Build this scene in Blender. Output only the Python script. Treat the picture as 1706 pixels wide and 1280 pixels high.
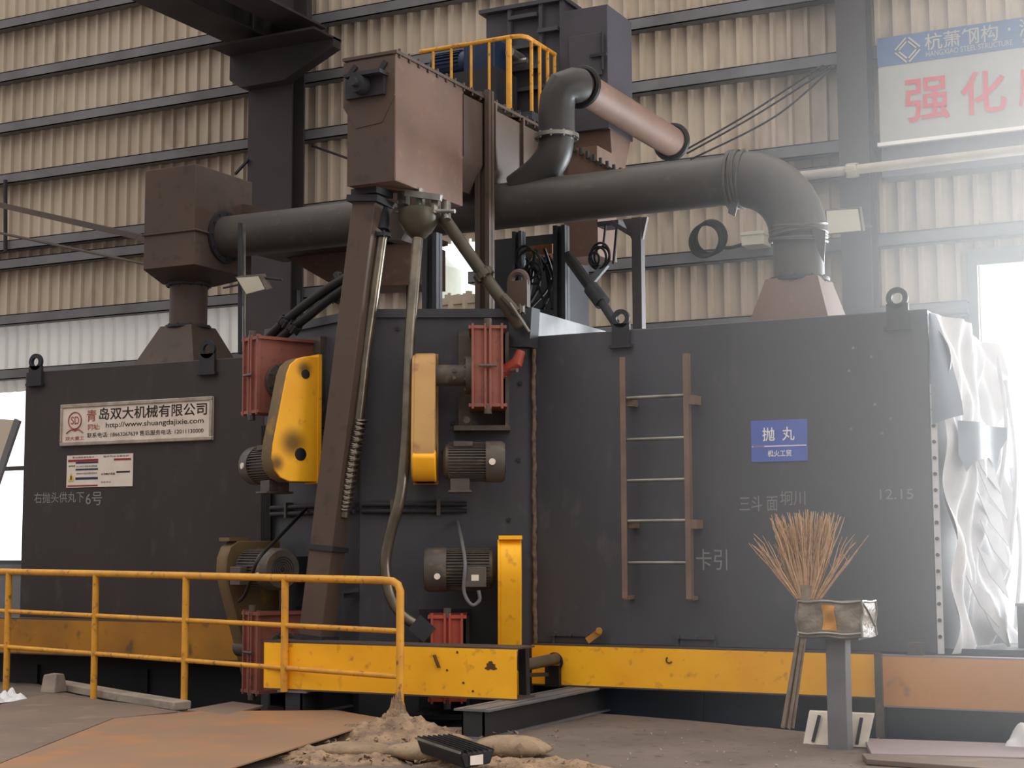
import bpy, bmesh, math, random
import numpy as np
from mathutils import Vector, Matrix
random.seed(7)
for o in list(bpy.data.objects): bpy.data.objects.remove(o)
S = bpy.context.scene
COL = S.collection

# ------------------------------------------------------------------ camera
CF, CYAW, CPIT, CROL = 2649.4, 0.472956, 0.1007346, -0.004244
EYE = Vector((0, 0, 1.3))
FW = Vector((-math.sin(CYAW)*math.cos(CPIT), math.cos(CYAW)*math.cos(CPIT), math.sin(CPIT)))
RI = Vector((math.cos(CYAW), math.sin(CYAW), 0)); UP = RI.cross(FW)
R2 = RI*math.cos(CROL)+UP*math.sin(CROL); U2 = R2.cross(FW)
cam = bpy.data.cameras.new('camera'); cam.sensor_width = 36; cam.lens = CF*36/1706
cam.clip_end = 300
co = bpy.data.objects.new('camera', cam); COL.objects.link(co)
co.matrix_world = Matrix(((R2.x, U2.x, -FW.x, EYE.x), (R2.y, U2.y, -FW.y, EYE.y), (R2.z, U2.z, -FW.z, EYE.z), (0, 0, 0, 1)))
S.camera = co

def at(px, py, Y=None, Z=None, X=None):
    "survey a point of the hall: the sight line through a photo point met with a plane of the building"
    d = FW*CF+R2*(px-853)+U2*(640-py)
    t = (Y-EYE.y)/d.y if Y is not None else (Z-EYE.z)/d.z if Z is not None else (X-EYE.x)/d.x
    return EYE+d*t

# ------------------------------------------------------------------ light and exposure
S.view_settings.view_transform = 'Standard'; S.view_settings.look = 'None'
S.view_settings.gamma = 1; S.view_settings.use_curve_mapping = False
S.view_settings.exposure = 0.55
W = bpy.data.worlds.new('sky'); S.world = W; W.use_nodes = True
nt = W.node_tree; nt.nodes.clear()
tc = nt.nodes.new('ShaderNodeTexCoord'); sp = nt.nodes.new('ShaderNodeSeparateXYZ')
nt.links.new(tc.outputs['Generated'], sp.inputs[0])
def ramp(sock, stops):
    r = nt.nodes.new('ShaderNodeValToRGB'); nt.links.new(sock, r.inputs[0])
    while len(r.color_ramp.elements) > 1: r.color_ramp.elements.remove(r.color_ramp.elements[-1])
    for i, (p, c) in enumerate(stops):
        e = r.color_ramp.elements[0] if i == 0 else r.color_ramp.elements.new(p)
        e.position = p; e.color = (c[0], c[1], c[2], 1)
    return r
mp = nt.nodes.new('ShaderNodeMapRange'); mp.inputs[1].default_value = -1; mp.inputs[2].default_value = 1
nt.links.new(sp.outputs['Y'], mp.inputs[0])
hor = ramp(mp.outputs[0], [(0.0, (.17, .16, .155)), (0.5, (.22, .21, .21)), (0.72, (1, 1, 1)), (1.0, (1, 1, 1))])   # dim hall in front, daylight behind the wall
zen = ramp(sp.outputs['Z'], [(0.0, (0, 0, 0)), (0.25, (.12,)*3), (0.75, (1, 1, 1))])
mx = nt.nodes.new('ShaderNodeMixRGB'); nt.links.new(zen.outputs[0], mx.inputs[0]); nt.links.new(hor.outputs[0], mx.inputs[1])
mx.inputs[2].default_value = (1.0, .955, .91, 1)
bg = nt.nodes.new('ShaderNodeBackground'); bg.inputs[1].default_value = 1.25
nt.links.new(mx.outputs[0], bg.inputs[0])
wo = nt.nodes.new('ShaderNodeOutputWorld'); nt.links.new(bg.outputs[0], wo.inputs[0])

HAZE_C, HAZE_R, HAZE_D = (.4, 11.8, 2.0), 5.7, .55
def area(name, loc, target, sx, sy, power, color):
    l = bpy.data.lights.new(name, 'AREA'); l.shape = 'RECTANGLE'; l.size = sx; l.size_y = sy
    l.energy = power; l.color = color
    o = bpy.data.objects.new(name, l); COL.objects.link(o); o.location = loc
    o.rotation_euler = (Vector(target)-Vector(loc)).to_track_quat('-Z', 'Y').to_euler()
    return o
area('daylight_rear_gate', (-.3, 18.6, 2.6), (-1.5, 11, 2.2), 4.2, 4.2, 1300, (.88, .95, 1))
area('unseen_side_light', (6.5, 9.5, 3.5), (-3, 11.5, 2.6), 5.5, 5.5, 600, (1, .97, .93))  # unseen source, added to brighten the faces turned to that side

# ------------------------------------------------------------------ materials
def lin(c):
    c = c/255
    return c/12.92 if c <= .04045 else ((c+.055)/1.055)**2.4
def rgb(c): return (lin(c[0]), lin(c[1]), lin(c[2]), 1)
def mat(name, c1, c2=None, scale=2.5, rough=.6, metal=0, bump=0, stretch=(1, 1, 1), detail=6, lo=.38, hi=.68, c3=None, scale3=14, trans=0, lo3=.58, hi3=.72):
    m = bpy.data.materials.new(name); m.use_nodes = True
    n = m.node_tree; b = n.nodes['Principled BSDF']
    b.inputs['Roughness'].default_value = rough; b.inputs['Metallic'].default_value = metal; b.inputs['Specular IOR Level'].default_value = .28
    b.inputs['Base Color'].default_value = rgb(c1)
    if c2 is not None:
        g = n.nodes.new('ShaderNodeNewGeometry')
        mpn = n.nodes.new('ShaderNodeMapping'); mpn.inputs['Scale'].default_value = stretch
        n.links.new(g.outputs['Position'], mpn.inputs[0])
        def noise(sc, a, b_):
            t = n.nodes.new('ShaderNodeTexNoise'); t.inputs['Scale'].default_value = sc; t.inputs['Detail'].default_value = detail
            n.links.new(mpn.outputs[0], t.inputs['Vector'])
            r = n.nodes.new('ShaderNodeMapRange'); r.inputs[1].default_value = a; r.inputs[2].default_value = b_
            n.links.new(t.outputs[0], r.inputs[0]); return t, r
        t, r = noise(scale, lo, hi)
        mxn = n.nodes.new('ShaderNodeMixRGB'); n.links.new(r.outputs[0], mxn.inputs[0])
        mxn.inputs[1].default_value = rgb(c1); mxn.inputs[2].default_value = rgb(c2)
        out = mxn.outputs[0]
        if c3 is not None:
            t3, r3 = noise(scale3, lo3, hi3)
            m3 = n.nodes.new('ShaderNodeMixRGB'); n.links.new(r3.outputs[0], m3.inputs[0]); n.links.new(out, m3.inputs[1])
            m3.inputs[2].default_value = rgb(c3); out = m3.outputs[0]
        n.links.new(out, b.inputs['Base Color'])
        if bump:
            tb, _ = noise(max(scale3, scale*5), 0, 1)
            bn = n.nodes.new('ShaderNodeBump'); bn.inputs['Strength'].default_value = bump; bn.inputs['Distance'].default_value = .02
            n.links.new(tb.outputs[0], bn.inputs['Height']); n.links.new(bn.outputs[0], b.inputs['Normal'])
    return m
M = {}
M['steelwarm'] = mat('warm_grey_painted_steel', (62, 55, 56), (56, 50, 51), 1.2, .5, c3=(68, 61, 60), scale3=9, stretch=(1, 1, .45))  # warmer and darker grey than the other machine steel
M['steel'] = mat('grey_painted_steel', (77, 78, 84), (68, 69, 74), 1.2, .5, c3=(83, 82, 85), scale3=9, stretch=(1, 1, .45))
M['brown'] = mat('dusty_brown_steel', (80, 68, 61), (88, 73, 64), 1.5, .6, c3=(68, 60, 56), scale3=7)
M['rustpink'] = mat('dusty_pink_brown_steel', (112, 88, 77), (101, 80, 69), 2, .6, c3=(122, 95, 82), scale3=9)
M['duct'] = mat('duct_grey_steel', (76, 71, 66), (68, 64, 62), 2, .45, c3=(86, 79, 71), scale3=8)
M['dark'] = mat('dark_steel', (52, 52, 56), (42, 42, 46), 2, .55)
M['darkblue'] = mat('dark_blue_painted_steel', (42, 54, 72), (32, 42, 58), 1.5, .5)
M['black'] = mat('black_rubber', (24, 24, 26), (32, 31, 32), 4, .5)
M['pit'] = mat('pit_shade_concrete', (40, 40, 42), (30, 30, 32), 2, .7)  # shade of the pit put into the colour of its surfaces
M['yellow'] = mat('worn_yellow_paint', (255, 188, 40), (244, 172, 38), 2.2, .45, c3=(196, 134, 50), scale3=11, stretch=(1, 1, 1), lo3=.6, hi3=.75)
M['dustyyellow'] = mat('dusty_orange_yellow_paint', (186, 146, 92), (170, 130, 84), 1.4, .6, c3=(150, 112, 76), scale3=8)
M['brownyellow'] = mat('grimy_yellow_paint', (176, 122, 42), (150, 104, 48), 2.2, .6, c3=(110, 82, 52), scale3=7)
M['rail'] = mat('worn_rail_yellow', (222, 158, 54), (200, 142, 58), 6, .45, c3=(128, 92, 52), scale3=20)
M['red'] = mat('faded_red_paint', (150, 92, 80), (132, 80, 70), 3, .55, c3=(112, 78, 70), scale3=14)
M['redbright'] = mat('orange_red_paint', (176, 78, 56), (150, 70, 58), 3, .5)
M['motor'] = mat('motor_grey_brown', (92, 84, 76), (74, 68, 64), 4, .45, c3=(112, 96, 80), scale3=12)
M['galv'] = mat('galvanised_steel', (150, 148, 142), (112, 108, 102), 5, .32, metal=.7)
M['hose'] = mat('oily_steel_hose', (120, 112, 98), (92, 86, 78), 6, .28, metal=.75)
M['olive'] = mat('olive_dusty_pipe', (84, 78, 66), (70, 65, 56), 5, .4, metal=.2)
M['lightplate'] = mat('pale_galvanised_plate', (136, 138, 140), (114, 115, 117), 5, .45, stretch=(1, 1, .2))
M['wall'] = mat('cream_cladding', (202, 187, 168), (186, 170, 151), .8, .6, c3=(172, 155, 138), scale3=2.2, stretch=(1, 1, .5))
M['girt'] = mat('galvanised_purlin', (120, 120, 122), (100, 99, 101), 1.5, .5)
M['girtdark'] = mat('dusty_purlin', (84, 82, 84), (72, 70, 71), 1.5, .5)
M['column'] = mat('grey_column_paint', (70, 64, 64), (62, 57, 58), 1.5, .55)
M['girder'] = mat('girder_dark_paint', (66, 60, 62), (54, 50, 52), 1.5, .6)
M['ground'] = mat('dusty_concrete', (118, 105, 96), (103, 92, 84), 1.3, .85, bump=.35, c3=(88, 78, 71), scale3=9)
M['plate'] = mat('rusty_floor_plate', (142, 112, 88), (130, 104, 84), 1.2, .6, c3=(160, 112, 76), scale3=2.4, lo3=.5, hi3=.7)
M['plategrey'] = mat('grey_brown_floor_plate', (120, 103, 91), (108, 93, 83), 1.4, .65, c3=(134, 112, 94), scale3=4)
M['lilac'] = mat('lilac_grey_plate', (150, 134, 134), (136, 122, 122), 1.5, .6)
M['concrete'] = mat('pale_concrete', (166, 152, 138), (140, 128, 116), 4, .85, bump=.4)
M['rubble'] = mat('sandy_rubble', (160, 134, 108), (116, 96, 80), 9, .9, bump=1.0, c3=(76, 64, 56), scale3=26)
M['sack'] = mat('woven_sack', (150, 129, 104), (128, 108, 88), 6, .85, bump=.4, c3=(104, 86, 70), scale3=20)
M['silver'] = mat('brushed_sign_metal', (226, 212, 200), (206, 192, 180), 6, .4)
M['signframe'] = mat('sign_frame_metal', (190, 178, 164), (160, 148, 136), 12, .3, metal=.5)
M['white'] = mat('white_print', (240, 236, 230))
M['paper'] = mat('white_notice', (226, 214, 202), (214, 202, 190), 8, .6)
M['ink'] = mat('dark_ink', (44, 34, 32))
M['redink'] = mat('faded_red_ink', (158, 84, 74))
M['noticered'] = mat('notice_red', (150, 44, 48))
M['noticeblue'] = mat('notice_blue', (34, 50, 84))
M['warn'] = mat('warning_yellow', (214, 190, 70))
M['blue'] = mat('sign_blue', (88, 108, 190), (80, 100, 180), 5, .45)
M['bannerblue'] = mat('banner_blue', (80, 104, 142), (74, 96, 134), 2, .6)
M['bannerwhite'] = mat('banner_grey_white', (170, 167, 160), (160, 158, 152), 2, .6)
M['bannerred'] = mat('banner_red', (200, 72, 80))
M['chalk'] = mat('chalk_marks', (140, 136, 138))
M['ductdark'] = mat('dark_elbow_steel', (58, 56, 55), (50, 49, 48), 3, .45)
M['tarp'] = mat('white_plastic_tarp', (222, 221, 222), (198, 198, 202), 4, .75)
M['tarpblue'] = mat('blue_grey_rubber_flap', (138, 148, 160), (124, 134, 146), 4, .4)
M['twig'] = mat('dry_twigs', (206, 170, 134), (178, 142, 110), 30, .8)
M['handle'] = mat('weathered_bamboo', (150, 132, 116), (122, 108, 96), 18, .7)
M['tin'] = mat('crumpled_plastic_wrap', (150, 138, 122), (122, 112, 102), 7, .25, bump=.5)
M['orange'] = mat('orange_tape', (206, 146, 66), (186, 132, 64), 6, .5)
M['stand'] = mat('grey_stand_paint', (112, 112, 114), (98, 97, 100), 4, .5)
M['board'] = mat('dirty_white_board', (216, 206, 192), (190, 178, 164), 7, .6)
M['lamp'] = mat('lamp_glass_pale', (196, 190, 172), (184, 178, 160), 5, .3)
M['motorblue'] = mat('blue_motor_paint', (36, 52, 80), (30, 42, 64), 4, .45)
M['tower'] = mat('tower_grey_paint', (74, 72, 79), (65, 63, 68), 1.5, .5)
M['tank'] = mat('pale_green_tank', (206, 216, 212), (190, 204, 198), 3, .4)
M['outside'] = mat('outdoor_concrete', (228, 226, 222))
M['pipewhite'] = mat('pale_wall_pipe', (176, 166, 152), (156, 146, 134), 4, .5)
M['ladder'] = mat('brown_ladder_paint', (128, 106, 90), (112, 92, 80), 5, .5)
M['weld'] = mat('rusty_weld', (128, 106, 84), (86, 76, 68), 25, .8)
M['soot'] = mat('soot_stain', (74, 56, 34), (96, 70, 36), 14, .7)
M['grime'] = mat('oily_brown_yellow_paint', (112, 92, 62), (92, 76, 54), 3, .6, c3=(150, 112, 50), scale3=6)
M['fadedorange'] = mat('faded_orange_paint', (216, 152, 84), (202, 140, 82), 1.4, .6, c3=(176, 128, 86), scale3=8)
M['rust'] = mat('rust_orange', (150, 96, 60), (120, 80, 58), 8, .7)

# ------------------------------------------------------------------ mesh helpers
ORG = {}
class MB:
    def __init__(s): s.v = []; s.f = []
    def add(s, vs, fs):
        k = len(s.v); s.v += [Vector(p) for p in vs]; s.f += [tuple(i+k for i in f) for f in fs]; return s
    def box(s, x0, x1, y0, y1, z0, z1):
        return s.hexa([(x0, y0, z0), (x1, y0, z0), (x1, y1, z0), (x0, y1, z0), (x0, y0, z1), (x1, y0, z1), (x1, y1, z1), (x0, y1, z1)])
    def hexa(s, p):   # 4 bottom, 4 top
        return s.add(p, [(0, 3, 2, 1), (4, 5, 6, 7), (0, 1, 5, 4), (1, 2, 6, 5), (2, 3, 7, 6), (3, 0, 4, 7)])
    def fbox(s, F, a0, a1, b0, b1, c0, c1):  # box in a frame F(s,o,z)
        return s.hexa([F(a0, b0, c0), F(a1, b0, c0), F(a1, b1, c0), F(a0, b1, c0), F(a0, b0, c1), F(a1, b0, c1), F(a1, b1, c1), F(a0, b1, c1)])
    def prism(s, poly, vec):
        n = len(poly); vec = Vector(vec)
        a = [Vector(p) for p in poly]; b = [p+vec for p in a]
        return s.add(a+b, [tuple(range(n-1, -1, -1)), tuple(range(n, 2*n))]+[(i, (i+1) % n, n+(i+1) % n, n+i) for i in range(n)])
    def tube(s, pts, r, n=12, caps=True):
        pts = [Vector(p) for p in pts]; m = len(pts)
        rs = r if isinstance(r, (list, tuple)) else [r]*m
        t0 = (pts[1]-pts[0]).normalized()
        up = Vector((0, 0, 1)) if abs(t0.z) < .9 else Vector((1, 0, 0))
        nrm = (up-t0*up.dot(t0)).normalized(); vs = []; fs = []
        for i in range(m):
            t = (pts[min(i+1, m-1)]-pts[max(i-1, 0)]).normalized()
            nrm = (nrm-t*nrm.dot(t)).normalized(); bi = t.cross(nrm)
            for k in range(n):
                a = 2*math.pi*k/n
                vs.append(pts[i]+(nrm*math.cos(a)+bi*math.sin(a))*rs[i])
        for i in range(m-1):
            for k in range(n):
                fs.append((i*n+k, i*n+(k+1) % n, (i+1)*n+(k+1) % n, (i+1)*n+k))
        if caps: fs.append(tuple(range(n-1, -1, -1))); fs.append(tuple((m-1)*n+k for k in range(n)))
        return s.add(vs, fs)
    def bar(s, p0, p1, w, h, up=(0, 0, 1)):
        p0 = Vector(p0); p1 = Vector(p1); t = (p1-p0).normalized(); up = Vector(up)
        if abs(t.dot(up)) > .98: up = Vector((0, 1, 0))
        a = t.cross(up).normalized(); b = a.cross(t); a = a*w/2; b = b*h/2
        return s.hexa([p0-a-b, p0+a-b, p1+a-b, p1-a-b, p0-a+b, p0+a+b, p1+a+b, p1-a+b])
    def ring(s, c, axis, R, r, n=28, k=8, arc=2*math.pi, start=0, closed=True):
        c = Vector(c); axis = Vector(axis).normalized()
        u = axis.orthogonal().normalized(); w = axis.cross(u); vs = []; fs = []
        m = n if closed else n+1
        for i in range(m):
            a = start+arc*i/n; d = u*math.cos(a)+w*math.sin(a)
            for j in range(k):
                b = 2*math.pi*j/k; vs.append(c+d*(R+r*math.cos(b))+axis*(r*math.sin(b)))
        for i in range(n):
            for j in range(k):
                i2 = (i+1) % m
                fs.append((i*k+j, i2*k+j, i2*k+(j+1) % k, i*k+(j+1) % k))
        return s.add(vs, fs)
    def plateflange(s, c, axis, r, th, bolts=8, n=24):
        c = Vector(c); axis = Vector(axis).normalized()
        s.tube([c-axis*th/2, c+axis*th/2], r, n)
        u = axis.orthogonal().normalized(); w = axis.cross(u)
        for i in range(bolts):
            a = 2*math.pi*(i+.5)/bolts; q = c+(u*math.cos(a)+w*math.sin(a))*r*.9
            s.tube([q-axis*(th/2+.012), q+axis*(th/2+.012)], .012, 6)
        return s
    def grid(s, fn, nu, nv):
        vs = [fn(i/nu, j/nv) for j in range(nv+1) for i in range(nu+1)]
        fs = [(j*(nu+1)+i, j*(nu+1)+i+1, (j+1)*(nu+1)+i+1, (j+1)*(nu+1)+i) for j in range(nv) for i in range(nu)]
        return s.add(vs, fs)
    def build(s, name, m, parent=None, bevel=0, smooth=35, label=None, cat=None, group=None, kind=None, recalc=True):
        me = bpy.data.meshes.new(name)
        if parent is not None: org = ORG[parent.name]
        else:
            lo = [min(p[i] for p in s.v) for i in range(3)]; hi = [max(p[i] for p in s.v) for i in range(3)]
            org = Vector(((lo[0]+hi[0])/2, (lo[1]+hi[1])/2, lo[2]))
        me.from_pydata([tuple(p-org) for p in s.v], [], s.f); me.update()
        if recalc:
            bm = bmesh.new(); bm.from_mesh(me); bmesh.ops.recalc_face_normals(bm, faces=bm.faces); bm.to_mesh(me); bm.free()
        me.materials.append(M[m])
        if smooth:
            me.polygons.foreach_set('use_smooth', [True]*len(me.polygons)); me.set_sharp_from_angle(angle=math.radians(smooth))
        o = bpy.data.objects.new(name, me); COL.objects.link(o)
        if parent is not None: o.parent = parent
        else: o.location = org
        ORG[o.name] = org
        if bevel:
            b = o.modifiers.new('bevel', 'BEVEL'); b.width = bevel; b.segments = 2; b.limit_method = 'ANGLE'; b.angle_limit = math.radians(40)
        tag(o, label, cat, group, kind)
        return o
def tag(o, label=None, cat=None, group=None, kind=None):
    if label: o['label'] = label
    if cat: o['category'] = cat
    if group: o['group'] = group
    if kind: o['kind'] = kind
def thing(name, label, cat, loc, group=None):
    o = bpy.data.objects.new(name, None); COL.objects.link(o); o.location = loc; o.empty_display_size = .1
    ORG[o.name] = Vector(loc); tag(o, label, cat, group); return o
def text_part(string, origin, right, up, w, h, m, parent, name='lettering', bold=0.0, depth=.002, slant=0):
    "lettering fitted to w x h with its lower corner at origin"
    cu = bpy.data.curves.new('t', 'FONT'); cu.body = string; cu.size = 1; cu.offset = bold; cu.shear = slant
    cu.resolution_u = 4
    ob = bpy.data.objects.new('t', cu); COL.objects.link(ob)
    bpy.context.view_layer.update()
    me0 = bpy.data.meshes.new_from_object(ob.evaluated_get(bpy.context.evaluated_depsgraph_get()))
    bpy.data.objects.remove(ob); bpy.data.curves.remove(cu)
    vs = [v.co.copy() for v in me0.vertices]; fs = [tuple(p.vertices) for p in me0.polygons]
    bpy.data.meshes.remove(me0)
    lo = Vector((min(v.x for v in vs), min(v.y for v in vs))); hi = Vector((max(v.x for v in vs), max(v.y for v in vs)))
    right = Vector(right); up = Vector(up); nrm = right.cross(up); origin = Vector(origin)
    mb = MB()
    pts = [origin+right*((v.x-lo.x)/(hi.x-lo.x)*w)+up*((v.y-lo.y)/(hi.y-lo.y)*h)+nrm*depth for v in vs]
    mb.add(pts, fs)
    return mb.build(name, m, parent, smooth=0, recalc=False)
def text_px(string, x0, ytop, x1, ybot, Y, m, parent, name='lettering', bold=0, depth=.002):
    a = at(x0, ybot, Y=Y); b = at(x1, ybot, Y=Y); c = at((x0+x1)/2, ytop, Y=Y); d = at((x0+x1)/2, ybot, Y=Y)
    return text_part(string, (a.x, Y, (a.z+b.z)/2), (1, 0, 0), (0, 0, 1), b.x-a.x, c.z-d.z, m, parent, name, bold, depth)
def bez(p, n=8):
    "smooth curve through points (Catmull-Rom)"
    p = [Vector(q) for q in p]; out = []
    for i in range(len(p)-1):
        a = p[max(i-1, 0)]; b = p[i]; c = p[i+1]; d = p[min(i+2, len(p)-1)]
        for k in range(n):
            t = k/n
            out.append(.5*((2*b)+(c-a)*t+(2*a-5*b+4*c-d)*t*t+(3*b-a-3*c+d)*t**3))
    out.append(p[-1]); return out

# ================================================================== THE SETTING
WY = 17.5
# openings in the back wall: (x0,x1,z0,z1)
a = at(-60, 935, Y=WY); b = at(75, 690, Y=WY); OP_L = (a.x, b.x, a.z-.02, b.z+.35)
a = at(722, 505, Y=WY); b = at(792, 390, Y=WY); OP_C = (a.x, b.x, a.z, b.z)
OP_R = (at(1640, 700, Y=WY).x, 1.9, -0.3, at(1690, 440, Y=WY).z)
def corrugated(x0, x1, z0, z1, ops, pitch=.205):
    mb = MB(); n = int((x1-x0)/pitch)
    xs = []
    for i in range(n):
        b0 = x0+i*pitch
        xs += [(b0, 0), (b0+pitch-.072, 0), (b0+pitch-.058, -.048), (b0+pitch-.016, -.048)]
    for i in range(len(xs)-1):
        (xa, ya), (xb, yb) = xs[i], xs[i+1]; xm = (xa+xb)/2
        cuts = [(z0, z1)]
        for o in ops:
            if o[0] < xm < o[1]:
                new = []
                for (c0, c1) in cuts:
                    if o[2] > c0: new.append((c0, min(c1, o[2])))
                    if o[3] < c1: new.append((max(c0, o[3]), c1))
                cuts = [c for c in new if c[1]-c[0] > .01]
        for (c0, c1) in cuts:
            mb.add([(xa, WY+ya, c0), (xb, WY+yb, c0), (xb, WY+yb, c1), (xa, WY+ya, c1)], [(0, 1, 2, 3)])
    return mb
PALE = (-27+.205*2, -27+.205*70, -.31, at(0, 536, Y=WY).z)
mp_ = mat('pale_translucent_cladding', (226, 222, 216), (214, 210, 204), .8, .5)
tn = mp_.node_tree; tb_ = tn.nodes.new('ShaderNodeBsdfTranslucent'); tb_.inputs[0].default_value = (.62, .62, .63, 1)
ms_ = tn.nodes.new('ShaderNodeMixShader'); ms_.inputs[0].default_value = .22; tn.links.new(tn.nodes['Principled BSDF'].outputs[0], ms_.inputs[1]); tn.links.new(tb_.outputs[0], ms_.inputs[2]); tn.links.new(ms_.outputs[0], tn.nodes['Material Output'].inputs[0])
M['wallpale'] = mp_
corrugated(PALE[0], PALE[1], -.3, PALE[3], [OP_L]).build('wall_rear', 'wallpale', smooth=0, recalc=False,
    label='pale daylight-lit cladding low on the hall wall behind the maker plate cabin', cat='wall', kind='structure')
corrugated(-27, 4, -.3, 12.5, [OP_L, OP_C, OP_R, PALE]).build('wall_back', 'wall', smooth=0, recalc=False,
    label='cream corrugated metal cladding of the hall behind the machine', cat='wall', kind='structure')

# floor with its ragged edge along the pit
edge_px = [(-400, 1108), (60, 1138), (90, 1150), (200, 1172), (306, 1186), (420, 1190), (540, 1187), (640, 1199), (700, 1212), (800, 1212), (880, 1196), (985, 1188), (1106, 1197), (1310, 1216), (1450, 1230), (1720, 1243)]
edge = [at(x, y, Z=0) for x, y in edge_px]
E0 = edge[0]; fl = MB()
edge = [Vector((-24, E0.y+1.5, 0))]+edge+[Vector((6, edge[-1].y-.9, 0))]
dense = []
for i in range(len(edge)-1):
    k = max(1, int((edge[i+1]-edge[i]).length/.18))
    for j in range(k):
        t = j/k; q = edge[i].lerp(edge[i+1], t); dense.append(q)
dense.append(edge[-1])
rows = [0, .02, .1, .25, .45, .7, 1, 1.4, 1.9, 2.5, 3.2, 4.2, 6, 10, 20]
vs = []; nE = len(dense)
rr = random.Random(3)
for d in rows:
    for i, q in enumerate(dense):
        j = (rr.random()-.5)
        z = 0 if d > 4 else j*.018*(1 if d > .02 else 0)
        jit = (rr.random()-.5)*.03 if d == 0 else 0
        vs.append((q.x, q.y-d+jit, z-(.0 if d else 0)))
fs = [(r*nE+i, r*nE+i+1, (r+1)*nE+i+1, (r+1)*nE+i) for r in range(len(rows)-1) for i in range(nE-1)]
fl.add(vs, fs)
k = len(fl.v)
for i in range(nE): fl.v.append(Vector((vs[i][0], vs[i][1], -1.2)))
fl.f += [(i+1, i, k+i, k+i+1) for i in range(nE-1)]
fl.build('floor', 'ground', smooth=60, recalc=False, label='dusty brown concrete floor in front of the machine', cat='floor', kind='structure')
MB().box(-24, 6, 9, 15.2, -1.3, -1.2).build('floor_pit', 'pit', smooth=0, label='dark sunken pit floor under the machine', cat='floor', kind='structure')
MB().box(-27, 6, 15.0, 17.6, -1.3, -.02).build('floor_rear', 'ground', smooth=0, label='strip of hall floor between machine and back wall', cat='floor', kind='structure')
MB().box(-40, 30, 17.7, 60, -.5, -.3).build('floor_outside', 'outside', smooth=0, label='pale yard outside the hall openings', cat='yard', kind='structure')

# openings
t = thing('window_1', 'tall bright window opening beside the end of the cabin with the maker plate', 'window', (OP_L[0], WY, OP_L[2])); tag(t, kind='structure')
fr = MB()
for zz in (OP_L[2], at(20, 781, Y=WY).z): fr.box(OP_L[0], OP_L[1], WY-.05, WY+.05, zz-.03, zz+.03)
for xx in (OP_L[0], OP_L[1]): fr.box(xx-.04, xx+.04, WY-.05, WY+.05, OP_L[2], OP_L[3])
fr.build('window_frame', 'girtdark', t)
sb = MB(); z0 = OP_L[2]
sb.box(OP_L[0], OP_L[1], WY-.16, WY+.0, z0-.30, z0-.03); sb.build('window_sill', 'girt', t)
t = thing('window_2', 'ragged bright opening in the cladding behind the hoses', 'window', (OP_C[0], WY, OP_C[2])); tag(t, kind='structure')
fr = MB()
for i in range(14):
    u = i/14; x = OP_C[0]+(OP_C[1]-OP_C[0])*u; w = (OP_C[1]-OP_C[0])/14
    h = .04+.12*rr.random()*(1 if i % 2 else .4); fr.box(x, x+w, WY-.02, WY+.01, OP_C[3]-h, OP_C[3]+.05)
    h = .02+.10*rr.random(); fr.box(x, x+w, WY-.02, WY+.01, OP_C[2]-.04, OP_C[2]+h)
fr.build('window_frame', 'wall', t, smooth=0)
t = thing('door_1', 'wide gateway flooded with daylight at the far end of the hall', 'doorway', (OP_R[0], WY, 0)); tag(t, kind='structure')
fr = MB(); fr.box(OP_R[0]-.1, OP_R[0], WY-.12, WY+.06, -.3, OP_R[3]); fr.box(OP_R[0]-.1, OP_R[1]+.1, WY-.12, WY+.06, OP_R[3], OP_R[3]+.18)
fr.build('door_frame', 'girt', t)

# purlins on the wall
lev = [(46, 0), (133.7, 0), (218, 0), (302.5, 0), (413, 0), (444, 0), (536, 0), (626, 0), (700, 0)]
for i, (py, _) in enumerate(lev):
    z = at(0, py, Y=WY-.1).z; mb = MB()
    x1 = 3.8 if z > OP_R[3]+.2 else OP_R[0]-.1
    segs = [(-26.5, x1)]
    if OP_C[2]-.1 < z < OP_C[3]+.1: segs = [(-26.5, OP_C[0]), (OP_C[1], x1)]
    if OP_L[2] < z < OP_L[3]: segs = [(-26.5, OP_L[0]), (OP_L[1], x1)]
    for (xa, xb) in segs:
        mb.box(xa, xb, WY-.20, WY-.185, z-.075, z+.075); mb.box(xa, xb, WY-.20, WY-.035, z+.062, z+.075)
        mb.box(xa, xb, WY-.20, WY-.035, z-.075, z-.062)
    mb.build('trim_%d' % (i+1), 'girt', smooth=0, label=['horizontal steel purlin high on the cladding near the top of the hall wall', 'purlin passing behind the column bracket', 'purlin passing level with the upper conveyor box', 'purlin just above the duct elbow', 'upper of the two close purlins behind the crossing duct', 'lower of the two close purlins behind the crossing duct', 'purlin behind the neck of the square ended duct', 'purlin level with the cabin roofs', 'lowest purlin above the bright window opening'][i], cat='purlin', kind='structure')

# columns
def column(label, x0, x1, y, m):
    t = thing('steel_column', label, 'column', ((x0+x1)/2, y, -.02))
    mb = MB(); mb.box(x0, x1, y-.012, y+.012, -.02, 12.3); mb.box(x0, x1, y+.26, y+.285, -.02, 12.3)
    mb.box((x0+x1)/2-.01, (x0+x1)/2+.01, y, y+.27, -.02, 12.3); mb.build('shaft', m, t)
    MB().box(x0-.1, x1+.1, y-.1, y+.29, -.02, .02).build('base_plate', m, t)
    return t
xa = at(413, 300, Y=16.95).x; xb = at(486, 300, Y=16.95).x
c1 = column('wide grey steel column carrying the bracket and overhead girder', xa, xb, 16.95, 'column')
xa2 = at(1394, 100, Y=16.95).x; xb2 = at(1449, 300, Y=16.95).x
c2 = column('grey steel column beside the blue and white banner', xa2, xb2, 16.95, 'column')
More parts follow.
